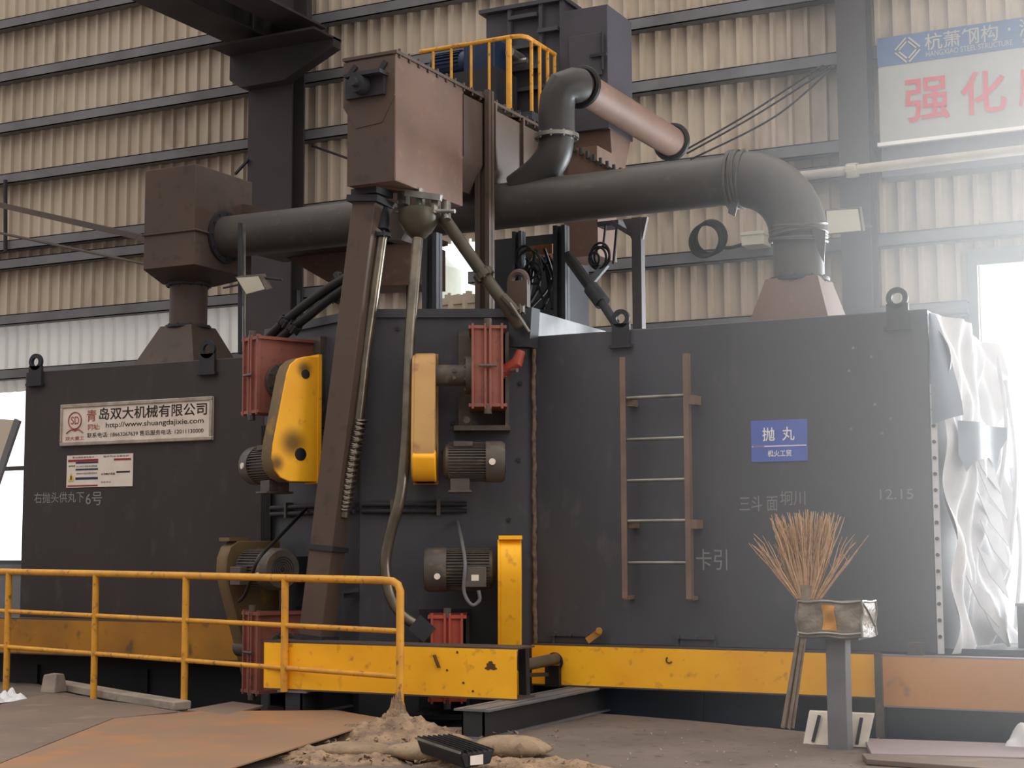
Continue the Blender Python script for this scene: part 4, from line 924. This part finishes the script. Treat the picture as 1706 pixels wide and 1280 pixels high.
# ladder
LY = D-.14
t = thing('fixed_ladder', 'brown steel ladder bolted upright on the long cabin', 'ladder', at(1092, 1000, Y=LY))
xa_ = at(1039, 800, Y=LY).x; xb_ = at(1145, 800, Y=LY).x; zt_ = at(1090, 592, Y=LY).z; zb_ = at(1090, 998, Y=LY).z
for x in (xa_, xb_):
    mb = MB(); mb.box(x-.022, x+.022, LY-.004, LY+.004, zb_, zt_); mb.box(x-.022 if x == xa_ else x+.014, x-.014 if x == xa_ else x+.022, LY, LY+.05, zb_, zt_); mb.build('rail', 'ladder', t)
for py in (661, 731, 800, 868, 938):
    z = at(1090, py, Y=LY).z; MB().tube([(xa_, LY+.02, z), (xb_, LY+.02, z)], .0145, 12).build('rung', 'galv', t)
for py in (668, 873):
    z = at(1090, py, Y=LY).z
    MB().box(xa_+.01, xa_+.07, LY+.04, D, z-.03, z+.02).build('bracket', 'ladder', t); MB().box(xb_+.01, xb_+.07, LY, D, z-.04, z+.03).build('bracket', 'ladder', t)
for x in (xa_, xb_): MB().box(x-.02, x+.02, LY+.02, D, zb_-.01, zb_+.02).build('foot', 'ladder', t)

# tarp over the cabin's open end
t = thing('end_curtain', 'crumpled white plastic sheeting hung over the open cabin end', 'plastic sheeting', (RX1+.1, 12.3, CB))
tz1 = ROOF-.02
def tarp(u, v):
    y = 11.5+u*1.75; z = CB+v*(tz1-CB)*(1-.02*u)
    x = RX1+.10+.10*u+.06*math.sin(9*u+5*v)*math.sin(7*v+2*u)+.035*math.sin(23*v+9*u)+.02*math.sin(41*u+17*v)+.05*math.sin(14*(u-v))*u
    if v > .9: x -= (v-.9)*1.2*(.3+u)*.5
    return (x, y, z)
mb = MB(); mb.grid(tarp, 40, 60); mb.build('sheet', 'tarp', t, smooth=180, recalc=False)
def flap(u, v):
    w = .03+.20*v**.8-.10*max(0, v-.85)
    y = 11.46+u*.1; x = RX1+.02+u*w*.95; z = (tz1-.02)*(1-v)+v*at(1575, 708, Y=D).z
    z += .07*u*v
    return (x, y-.06*math.sin(3*u), z)
mb = MB(); mb.grid(flap, 8, 16); mb.build('flap', 'tarpblue', t, smooth=180, recalc=False)
def flap2(u, v):
    y = 11.56+u*.9; x = RX1+.16+.2*u+.06*math.sin(6*u); z = at(1590, 700, Y=D).z-v*(.20+.12*math.sin(3*u+.4)+.07*math.sin(17*u)+.04*math.sin(31*u))
    return (x+.02, y, z)
mb = MB(); mb.grid(flap2, 14, 8); mb.build('torn_strip', 'tarpblue', t, smooth=180, recalc=False)
mb = MB(); mb.box(RX1+.004, RX1+.045, D-.008, D+.02, CB, at(1555, 640, Y=D).z); mb.build('edge_strip', 'tarp', t)
mb = MB()
for k in range(18): z = CB+.12+k*.115; mb.tube([(RX1+.025, D-.02, z), (RX1+.025, D, z)], .014, 8)
mb.build('bolt', 'dark', t)
mb = MB()
for k in range(7):
    y0 = 11.55+rr.random()*.6; z0 = CB+.35+k*.2; x = RX1+.2
    mb.prism([(x, y0, z0), (x+.07, y0+.5, z0-.15), (x+.08, y0+.75, z0-.4), (x+.02, y0+.35, z0-.22)], (.006, 0, 0))
for (y0, z0, z1) in ((12.75, 1.7, 2.75), (13.1, 1.2, 2.6), (13.2, .6, 1.9)): mb.tube(bez([(RX1+.26, y0, z1), (RX1+.30, y0+.05, (z0+z1)/2), (RX1+.24, y0+.02, z0)]), .016, 8)
mb.build('fold', 'tarp', t)

# ================================================================== BEAMS
def ybeam(label, x0, x1, y, z0, z1, m, d=.12):
    t = thing('side_beam', label, 'beam', ((x0+x1)/2, y+d/2, z0), 'yellow beams along the machine foot')
    mb = MB(); mb.box(x0, x1, y, y+.012, z0, z1); mb.build('web', m, t)
    mb = MB(); mb.box(x0, x1, y, y+d, z1, z1+.012); mb.box(x0, x1, y, y+d, z0-.012, z0); mb.build('flange', 'lilac' if m == 'fadedorange' else 'brown', t)
    return t
z0b, z1b = .21, .515
b_l = ybeam('grimy yellow beam along the foot of the cabin with the maker plate', -12.2, -8.45, 11.36, .31, .62, 'brownyellow')
b_r = ybeam('long yellow beam under the cabin with the ladder', at(886, 1100, Y=11.36).x, at(1461, 1120, Y=11.36).x, 11.36, .212, .512, 'yellow')
b_r2 = ybeam('faded orange beam continuing past the twig broom under the cabin end', at(1463, 1130, Y=11.34).x, .6, 11.34, .16, .50, 'fadedorange')
fy = 10.2
b_f = ybeam('short bright yellow beam lying forward on the black steel channels', at(440, 1080, Y=fy).x, at(860, 1120, Y=fy).x, fy, .21, .556, 'yellow', .3)
mb = MB(); q = at(729, 1102, Y=fy); mb.bar(q+Vector((-.02, -.01, .045)), q+Vector((.02, -.01, -.045)), .012, .04, (0, 1, 0))
for (px, py) in ((762, 1087), (745, 1117), (772, 1138), (788, 1152)): s_ = at(px, py, Y=fy); mb.tube([s_+Vector((0, -.004, 0)), s_], .009, 8)
mb.build('scar', 'soot', b_f)
def blot(cx_, cz_, y, r, seed, fn=None):
    rg = random.Random(seed); vs = [(cx_, y, cz_)]; n = 26
    for k in range(n):
        a_ = 2*math.pi*k/n; q_ = r*(.55+.6*rg.random()); vs.append((cx_+q_*math.cos(a_), y, cz_+q_*math.sin(a_)*.6))
    return vs, [(0, 1+k, 1+(k+1) % n) for k in range(n)]
q = at(818, 1110, Y=fy); v_, f_ = blot(q.x, q.z, fy-.002, .055, 4); mb = MB(); mb.add(v_, f_); mb.build('burn_mark', 'soot', b_f, smooth=0)
q = at(1115, 1100, Y=11.36); mb = MB(); mb.ring((q.x, 11.355, q.z), (0, 1, 0), .022, .006, 14, 6, math.pi*1.2, 1.2, False); mb.build('burn_mark', 'soot', b_r)
# end plate and slot with roller
t = thing('roller', 'short dusty roller bridging the gap between the two yellow beams', 'roller', at(905, 1105, Y=10.9))
mb = MB(); p0 = at(868, 1110, Y=10.7); p1 = at(926, 1098, Y=11.33); mb.tube([p0, p1], .045, 16); mb.build('tube', 'motor', t)
mb = MB(); mb.ring(at(924, 1103, Y=11.33), (0, 1, 0), .062, .012, 20, 6); q = at(922, 1120, Y=11.34); mb.box(q.x-.055, q.x+.065, 11.3, 11.345, q.z-.11, q.z+.05); mb.build('bearing_plate', 'black', t)
mb = MB(); mb.bar(at(880, 1125, Y=10.7), at(912, 1124, Y=11.2), .02, .03); mb.bar(at(872, 1075, Y=10.55), at(874, 1160, Y=10.55), .06, .06); mb.build('frame', 'dark', t)
# black skirt sheets below the beams
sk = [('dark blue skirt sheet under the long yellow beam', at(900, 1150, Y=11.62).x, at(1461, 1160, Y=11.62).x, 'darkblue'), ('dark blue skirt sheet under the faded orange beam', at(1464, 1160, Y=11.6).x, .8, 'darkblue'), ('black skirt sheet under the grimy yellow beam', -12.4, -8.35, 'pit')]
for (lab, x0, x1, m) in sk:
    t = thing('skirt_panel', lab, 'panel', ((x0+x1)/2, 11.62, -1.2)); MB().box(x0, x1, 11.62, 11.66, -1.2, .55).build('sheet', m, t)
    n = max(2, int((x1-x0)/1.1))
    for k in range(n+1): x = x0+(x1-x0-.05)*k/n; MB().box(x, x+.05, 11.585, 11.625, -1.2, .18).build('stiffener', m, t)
mb = MB(); q0 = at(1466, 1088, Y=11.3); q1 = at(1467, 1228, Y=11.1); mb.bar((q0.x, 11.25, q1.z-.02), (q0.x, 11.25, q0.z), .05, .04); mb.build('angle_post', 'motor', label='brown angle post where the yellow and orange beams meet', cat='post')
mb = MB(); mb.bar(at(1000, 1052, Y=11.44), at(978, 1068, Y=11.40), .02, .05); mb.tube([at(998, 1051, Y=11.38), at(998, 1051, Y=11.44)], .026, 12); mb.build('hook_bolt', 'brownyellow', label='small brass hook bolt sitting on top of the long yellow beam', cat='bolt')
mb = MB(); a = at(1528, 1085, Y=11.45); mb.box(a.x-.05, a.x+.05, 11.38, 11.48, .512, .60); mb.tube([(a.x, 11.36, .56), (a.x, 11.5, .56)], .03, 10); mb.build('rail_clamp', 'motor', label='small rusty clamp on top of the faded orange beam', cat='clamp')

# support channels
def channel(label, xl, w, y0, y1, z0, z1):
    t = thing('support_channel', label, 'channel', (xl+w/2, (y0+y1)/2, z0), 'black steel channels on the floor')
    mb = MB(); mb.box(xl, xl+w, y0, y1, z1-.014, z1); mb.box(xl+.02, xl+w-.02, y0, y1, z0, z0+.014); mb.build('flange', 'stand', t)
    mb = MB(); mb.box(xl+.05, xl+.062, y0+.02, y1, z0, z1); mb.box(xl+w-.062, xl+w-.05, y0+.02, y1, z0, z1); mb.box(xl+.05, xl+w-.05, y0+.02, y0+.034, z0, z1); mb.build('web', 'dark', t)
    return t
channel('black channel stretching back from the end of the forward yellow beam', -5.34, .27, 9.55, 12.0, .0, .198)
channel('black channel under the railing end of the forward yellow beam', at(450, 1152, Z=.198).x, .26, at(460, 1152, Z=.19).y, 11.2, 0.02, .198)

# ================================================================== FRONT RAILING
t = thing('guard_railing', 'yellow pipe guard railing along the pit edge', 'railing', (-8.3, 10.4, 0))
ra = Vector((-5.976, 9.90, 1.045)); rb_ = Vector((-11.2, 11.06, 1.075)); dirr = (rb_-ra)
mb = MB()
def rp(s, z): q = ra+dirr*s; return Vector((q.x, q.y, z))
mb.tube([rp(1.0, 1.075), rp(.5, 1.062), rp(.032, 1.046), rp(.014, 1.04), rp(.004, 1.015), rp(0, .97), rp(0, .0)], .029, 14); mb.build('top_rail', 'rail', t)
def s_at(px):
    lo, hi = 0, 1.2
    for _ in range(40):
        m_ = (lo+hi)/2; d = rp(m_, 1)-EYE; x = 853+CF*d.dot(R2)/d.dot(FW)
        if x > px: lo = m_
        else: hi = m_
    return lo
for (px, z0) in ((15, -.0), (160, -.05), (310, -.05), (475, .19)):
    s = s_at(px); MB().tube([rp(s, z0), rp(s, 1.05+.03*s)], .029, 14).build('post', 'rail', t)
zs = [at(667, 1052, Y=9.9).z, at(667, 1128, Y=9.9).z]
for z in zs: MB().tube([rp(1.0, z+.03), rp(0, z)], .02, 12).build('mid_rail', 'rail', t)

# ================================================================== FLOOR ITEMS
def floor_plate(name, label, px, m, th=.012, z=.012, cat='plate', bump=0):
    pts = [at(x, y, Z=z) for x, y in px]
    mb = MB(); mb.prism(pts, (0, 0, th)); return mb.build(name, m, label=label, cat=cat, bevel=.003)
floor_plate('floor_plate', 'large rusty steel floor plate ending at the rubble', [(-60, 1300), (190, 1200), (330, 1188), (560, 1186), (640, 1200), (545, 1232), (330, 1300)], 'plate', .012, .052)
floor_plate('floor_plate', 'grey brown floor plate beside the concrete kerb', [(-140, 1255), (-20, 1180), (80, 1158), (230, 1176), (296, 1188), (188, 1199), (-60, 1298)], 'plategrey', .010, .018)
mb = MB()
pp = [at(x, y, Z=.045) for x, y in ((312, 1187), (388, 1173), (440, 1180), (376, 1195))]; mb.prism(pp, (0, 0, .02)); mb.build('cover_plate', 'plategrey', label='small buckled cover plate lying by the foot of a railing post', cat='plate', bevel=.004)
mb = MB()
kp = [at(x, y, Z=0) for x, y in ((82, 1146), (200, 1168), (296, 1184))]
for i in range(2):
    mb.bar(kp[i]+Vector((0, .06, .03)), kp[i+1]+Vector((0, .06, .03)), .16, .075)
mb.build('concrete_kerb', 'concrete', label='low broken concrete kerb at the pit edge', cat='kerb', bevel=.012)
a = at(66, 1155, Z=.0); mb = MB(); mb.hexa([a+Vector(p) for p in ((0, 0, 0), (.15, .03, 0), (.15, .2, 0), (0, .17, 0), (.02, .02, .16), (.14, .05, .17), (.13, .17, .16), (.02, .15, .17))]); mb.build('concrete_block', 'concrete', label='small upright concrete block at the end of the kerb', cat='block', bevel=.01)
mb = MB(); q = at(4, 1168, Z=.02)
mb.grid(lambda u, v: (q.x-.2+u*.32, q.y-.15+v*.35, .02+.06*abs(math.sin(9*u+4*v))*math.sin(math.pi*u)*1.2+.03*math.sin(17*v)*math.sin(math.pi*u)), 14, 14); mb.build('crumpled_wrapper', 'tarp', label='crumpled white wrapper on the floor by the first railing post', cat='wrapper', smooth=0)
# rubble
def mound(name, label, cx_, cy_, rx, ry, h, seed, m='rubble', kind=None, cat='rubble', n=56):
    rg = np.random.RandomState(seed); A = rg.uniform(-1, 1, (10, 4))
    def fn(u, v):
        x = (u-.5)*2; y = (v-.5)*2; d = min(1, math.hypot(x, y))
        z = h*(1-d*d)**1.0*(1+.5*sum(a_[0]*math.sin(5*a_[1]*x+6*a_[2]*y+a_[3]*6) for a_ in A)/2.4)
        return (cx_+x*rx, cy_+y*ry, max(z, 0)*(1+.22*math.sin(17*x+6*y)*math.sin(13*y-8*x)+.12*math.sin(41*x+5)*math.sin(37*y+11*x))-.012)
    mb = MB(); mb.grid(fn, n, n); return mb.build(name, m, label=label, cat=cat, kind=kind, smooth=60)
q = at(690, 1225, Z=0); mound('rubble', 'sandy rubble spilled around the railing end post', q.x-.06, q.y-.12, .62, .36, .10, 5, kind='stuff')
q = at(655, 1205, Z=0); mound('rubble', 'heap of mortar chunks around the foot of the railing end post', ra.x-.03, ra.y-.03, .17, .14, .15, 8, kind='stuff')
q = at(560, 1262, Z=0); mound('rubble', 'sandy debris along the diagonal edge of the rusty floor plate', q.x, q.y-.08, .55, .3, .06, 11, kind='stuff')
q = at(900, 1290, Z=0); mound('rubble', 'loose sandy debris in front of the stuffed sack', q.x-.1, q.y+.05, .8, .3, .06, 15, kind='stuff')
mb = MB(); rg = random.Random(5)
for i in range(200):
    px = rg.uniform(480, 930); py = 1215+rg.random()*62; q = at(px, py, Z=.03); r_ = rg.uniform(.008, .03)
    ps = [q+Vector((rg.uniform(-1, 1)*r_, rg.uniform(-1, 1)*r_, rg.uniform(-.5, .9)*r_)) for _ in range(6)]
    mb.add(ps, [(0, 1, 2), (0, 2, 3), (0, 3, 4), (0, 4, 1), (5, 2, 1), (5, 3, 2), (5, 4, 3), (5, 1, 4)])
mb.build('gravel', 'rubble', label='scattered stone chips across the rubble in front of the forward beam', cat='gravel', kind='stuff', smooth=0)
mb = MB()
for i in range(60):
    px = rg.uniform(960, 1420); py = 1215+rg.random()*62; q = at(px, py, Z=.008); r_ = rg.uniform(.005, .014)
    ps = [q+Vector((rg.uniform(-1, 1)*r_, rg.uniform(-1, 1)*r_, rg.uniform(-.5, .9)*r_)) for _ in range(6)]
    mb.add(ps, [(0, 1, 2), (0, 2, 3), (0, 3, 4), (0, 4, 1), (5, 2, 1), (5, 3, 2), (5, 4, 3), (5, 1, 4)])
mb.build('gravel', 'concrete', label='fine grit scattered on the floor before the long yellow beam', cat='gravel', kind='stuff', smooth=0)
def sack(label, px, py, sx, sy, sz, rz, seed):
    q = at(px, py, Z=0); rg = np.random.RandomState(seed); mb = MB()
    nu, nv = 26, 14; vs = []; fs = []
    for j in range(nv+1):
        ph = math.pi*(j/nv-.5)
        for i in range(nu):
            th = 2*math.pi*i/nu; e = .65
            cx_ = math.copysign(abs(math.cos(th))**e, math.cos(th))*math.cos(ph)**.6; cy_ = math.copysign(abs(math.sin(th))**e, math.sin(th))*math.cos(ph)**.6
            w = 1+.07*math.sin(5*th+seed)+.05*math.sin(9*th+ph*4)
            x = cx_*sx*w; y = cy_*sy*w; z = sz*(.5+.5*math.sin(ph))*(1-.25*abs(cx_)**3)
            vs.append((q.x+x*math.cos(rz)-y*math.sin(rz), q.y+x*math.sin(rz)+y*math.cos(rz), z))
    for j in range(nv):
        for i in range(nu): fs.append((j*nu+i, j*nu+(i+1) % nu, (j+1)*nu+(i+1) % nu, (j+1)*nu+i))
    mb.add(vs, fs); return mb.build('sack', 'sack', label=label, cat='sack', smooth=180, group='sacks on the rubble')
sack('stuffed woven sack wedged under the front end of the black channel', 850, 1262, .24, .15, .13, .3, 1)
sack('flat woven sack lying next to the railing end post', 715, 1268, .30, .17, .11, -.1, 2)
sack('half buried woven sack at the tip of the diagonal plate edge', 590, 1262, .26, .14, .09, .2, 3)
# discarded lamp
t = thing('discarded_lamp', 'black discarded lamp fitting lying on the rubble', 'lamp', at(758, 1262, Z=.08))
e0 = at(722, 1231, Z=.15); e1 = at(796, 1256, Z=.13); dd = (e1-e0).normalized(); sd = Vector((-dd.y, dd.x, 0))
mb = MB(); mb.prism([e0+sd*.11+Vector((0, 0, .02)), e0-sd*.11, e0-sd*.08+Vector((0, 0, -.08)), e0+sd*.08+Vector((0, 0, -.06))], e1-e0); mb.build('housing', 'black', t, bevel=.008)
mb = MB()
for k in range(7): o_ = sd*(-.10+.2*k/6); mb.bar(e0+o_+Vector((0, 0, .012)), e1+o_*.95+Vector((0, 0, .012)), .008, .022)
mb.build('fin', 'black', t); mb = MB(); mb.bar(e0-sd*.115+Vector((0, 0, .01)), e1-sd*.11+Vector((0, 0, .01)), .012, .012); mb.build('trim_edge', 'galv', t)
mb = MB(); q = e1+dd*.004; mb.prism([q-sd*.05+Vector((0, 0, -.01)), q+sd*.03+Vector((0, 0, -.005)), q+sd*.03+Vector((0, 0, -.06)), q-sd*.05+Vector((0, 0, -.06))], dd*.004); mb.build('label', 'paper', t)
# stand with wrapped box
SYp = 10.04
t = thing('pedestal_stand', 'grey square steel pedestal carrying the wrapped box', 'stand', at(1394, 1251, Z=0))
sx0 = at(1377, 1150, Y=SYp).x; sx1 = at(1410, 1150, Y=SYp).x; bzb = at(1390, 1061, Y=SYp).z
mb = MB(); mb.box(sx0, sx1, SYp, SYp+.13, -.02, bzb-.012); mb.build('post', 'stand', t, bevel=.006)
mb = MB(); mb.box(at(1340, 1061, Y=SYp).x, at(1436, 1061, Y=SYp).x, SYp-.08, SYp+.26, bzb-.014, bzb); mb.build('top_plate', 'stand', t)
t = thing('wrapped_box', 'crumpled plastic wrapped control box with orange patch on the pedestal', 'box', at(1388, 1060, Y=SYp))
X0 = at(1328, 1030, Y=SYp-.1).x; X1 = at(1436, 1030, Y=SYp-.1).x; Zt = at(1380, 1004, Y=SYp-.1).z
rg = np.random.RandomState(2)
def crump(p): return (p[0]+.005*math.sin(31*p[2]+17*p[0]), p[1]+.008*math.sin(23*p[0]+29*p[2])+.004*math.sin(61*p[2]-43*p[0]), p[2]+.005*math.sin(27*p[0]+13*p[1]))
mb = MB()
def rectgrid(o, u, v, n=14):
    o = Vector(o); u = Vector(u); v = Vector(v)
    mb.grid(lambda a_, b_: crump(o+u*a_+v*b_), n, n)
W_ = X1-X0; Hh = Zt-bzb; Yf = SYp-.10; Dp = .34
rectgrid((X0, Yf, bzb), (W_, 0, 0), (0, 0, Hh)); rectgrid((X0, Yf+Dp, bzb), (W_, 0, 0), (0, 0, Hh)); rectgrid((X0, Yf, bzb), (0, Dp, 0), (0, 0, Hh)); rectgrid((X1, Yf, bzb), (0, Dp, 0), (0, 0, Hh)); rectgrid((X0, Yf, Zt), (W_, 0, 0), (0, Dp, 0)); rectgrid((X0, Yf, bzb), (W_, 0, 0), (0, Dp, 0))
mb.build('wrapping', 'tin', t, smooth=50)
mb = MB()
for (p, q) in (((X0, Yf, Zt), (X1, Yf, Zt)), ((X1, Yf, Zt), (X1, Yf+Dp, Zt)), ((X1, Yf, bzb), (X1, Yf, Zt)), ((X1, Yf+Dp, bzb), (X1, Yf+Dp, Zt)), ((X1, Yf, Zt), (X1, Yf+Dp, bzb+.06)), ((X0, Yf, bzb+.02), (X1, Yf, bzb+.02)), ((X0, Yf, bzb), (X0, Yf, Zt))):
    p = Vector(p); q = Vector(q); mb.tube([Vector(crump(p.lerp(q, k/10)))+Vector((0, -.004, 0.004)) for k in range(11)], .009, 8)
mb.build('fold', 'galv', t)
mb = MB(); ox = at(1378, 1030, Y=Yf).x; mb.grid(lambda a_, b_: Vector(crump((ox-.03+a_*.085, Yf, bzb+.04+b_*(Hh-.06))))+Vector((0, -.006, 0)), 5, 10); mb.build('orange_patch', 'orange', t, smooth=0)
# broom
t = thing('twig_broom', 'upturned twig broom leaning behind the wrapped box', 'broom', at(1312, 1212, Z=0))
BrY = 10.42; rg = random.Random(9)
p0 = at(1312, 1213, Y=BrY); p0.z = max(p0.z, .0); p1 = at(1336, 1056, Y=BrY); p2 = at(1346, 985, Y=BrY)
for k in range(6):
    o_ = Vector((.022*math.cos(k*1.05), .022*math.sin(k*1.05), 0)); 
    MB().tube([p0+o_*1.4, p1+o_, p2+o_], .012, 8).build('handle_stick', 'handle', t) if k < 1 else None
mb = MB()
for k in range(6):
    o_ = Vector((.024*math.cos(k*1.05), .024*math.sin(k*1.05), 0)); mb.tube([p0+o_*1.5, p1+o_, p2+o_], .011, 8)
mb.build('handle', 'handle', t)
mb = MB(); mb.tube([p1.lerp(p2, .75), p2+Vector((0, 0, .04))], [.05, .055], 14); mb.build('binding', 'handle', t)
mb = MB()
for i in range(430):
    a_ = rg.uniform(-1, 1); a_ = math.copysign(abs(a_)**1.15, a_); far_ = i < 26
    if far_: a_ = rg.choice((-1, 1))*rg.uniform(1.1, 1.9)
    L = rg.uniform(.36, .60)*(1-.06*abs(a_)) if not far_ else rg.uniform(.36, .56)
    b0 = p2+Vector((a_*.045, rg.uniform(-.04, .04), -.05))
    dx = a_*.175*L/.5; dy = rg.uniform(-.12, .12)*L
    zz_ = L*(1 if not far_ else .78)
    mid = b0+Vector((dx*.52+rg.uniform(-.01, .01), dy*.4, zz_*.5)); end = b0+Vector((dx+rg.uniform(-.03, .03), dy, zz_))
    mb.tube([b0, mid, b0.lerp(end, .8)+Vector((rg.uniform(-.012, .012), 0, rg.uniform(-.01, .02))), end], [.005, .0042, .0032, .0018], 4, caps=False)
    if rg.random() < .5:
        s_ = mid.lerp(end, rg.uniform(.1, .6)); mb.tube([s_, s_+Vector((rg.uniform(-.06, .06), rg.uniform(-.03, .03), rg.uniform(.06, .13)))], [.0026, .0012], 4, caps=False)
mb.build('twigs', 'twig', t, smooth=0, recalc=False)
tw = t
# white board leaning behind the post
t = thing('white_board', 'dirty white board with two dark slots leaning behind the pedestal', 'board', at(1396, 1245, Z=0))
by0, by1 = SYp+.17, SYp+.26
p = [at(1338, 1243, Y=by0), at(1444, 1249, Y=by0), at(1456, 1191, Y=by1), at(1348, 1186, Y=by1)]
mn = min(p[0].z, p[1].z)
p[0].z = p[1].z = .005
mb = MB(); mb.prism(p, (0, .02, .008)); mb.build('panel', 'board', t)
for (xa_, ya_, xb__, yb__) in ((1355, 1236, 1366, 1192), (1428, 1240, 1436, 1196)):
    a_ = at(xa_, ya_, Y=by0+.01); b_ = at(xb__, yb__, Y=by1-.02); MB().bar(a_+Vector((0, -.01, 0)), b_+Vector((0, -.01, 0)), .02, .012, (0, -1, 0)).build('slot', 'black', t)
# plates at the right, white sack, dark post
floor_plate('floor_plate', 'lilac grey steel plate lying beyond the pedestal foot', [(1440, 1238), (1730, 1248), (1760, 1272), (1452, 1264)], 'lilac', .03, .01)
floor_plate('floor_plate', 'narrow pale strip plate in front of the lilac grey plate', [(1436, 1264), (1770, 1276), (1790, 1300), (1444, 1274)], 'plategrey', .03, .006)
mb = MB(); q = at(1703, 1236, Z=.06)
mb.grid(lambda u, v: (q.x-.1+u*.3, q.y-.12+v*.25, .02+.15*math.sin(math.pi*u)**.6*math.sin(math.pi*v)**.6*(1+.2*math.sin(13*u+9*v))), 16, 16); mb.build('plastic_bag', 'tarp', label='crumpled white plastic bag on the lilac grey plate', cat='bag', smooth=60)
t = thing('equipment_stand', 'dark stand at the picture edge by the daylight gateway', 'stand', at(1706, 1085, Y=12.6))
q = at(1694, 1010, Y=12.6); mb = MB(); mb.box(q.x, q.x+.5, 12.6, 12.9, q.z-.35, q.z); mb.build('cabinet', 'dark', t); mb = MB(); mb.box(q.x-.01, q.x+.52, 12.58, 12.92, q.z, q.z+.02); mb.build('lid', 'stand', t)
for x in (q.x+.02, q.x+.44): MB().box(x, x+.05, 12.7, 12.8, -1.2, q.z-.35).build('leg', 'dark', t)
mb = MB(); x0 = RX1+.05; mb.box(x0, 2.2, 11.9, 12.0, .36, .505); mb.box(x0, 2.2, 11.9, 14, .48, .505); mb.build('roller_table', 'girt', label='pale roller table leading out of the cabin toward the gateway', cat='roller table')

# ================================================================== HAZE
hz = bpy.data.materials.new('dusty_haze'); hz.use_nodes = True; n = hz.node_tree; n.nodes.remove(n.nodes['Principled BSDF'])
vsn = n.nodes.new('ShaderNodeVolumeScatter'); vsn.inputs['Color'].default_value = (.92, .965, 1, 1); vsn.inputs['Anisotropy'].default_value = .2
# thickest by the gateway, thinning out evenly with distance from it
g = n.nodes.new('ShaderNodeNewGeometry'); dv = n.nodes.new('ShaderNodeVectorMath'); dv.operation = 'DISTANCE'
dv.inputs[1].default_value = HAZE_C; n.links.new(g.outputs['Position'], dv.inputs[0])
mr = n.nodes.new('ShaderNodeMapRange'); mr.inputs[1].default_value = 0; mr.inputs[2].default_value = HAZE_R; mr.inputs[3].default_value = 1; mr.inputs[4].default_value = 0
n.links.new(dv.outputs['Value'], mr.inputs[0])
pw = n.nodes.new('ShaderNodeMath'); pw.operation = 'POWER'; pw.inputs[1].default_value = 2; n.links.new(mr.outputs[0], pw.inputs[0])
ml = n.nodes.new('ShaderNodeMath'); ml.operation = 'MULTIPLY'; ml.inputs[1].default_value = HAZE_D; n.links.new(pw.outputs[0], ml.inputs[0])
n.links.new(ml.outputs[0], vsn.inputs['Density'])
n.links.new(vsn.outputs[0], n.nodes['Material Output'].inputs['Volume'])
M['haze'] = hz
MB().box(-5.4, 6.0, 5.9, 17.2, .05, 7.8).build('dust_haze', 'haze', smooth=0, label='bright dusty haze hanging in front of the daylight gateway', cat='haze', kind='stuff')
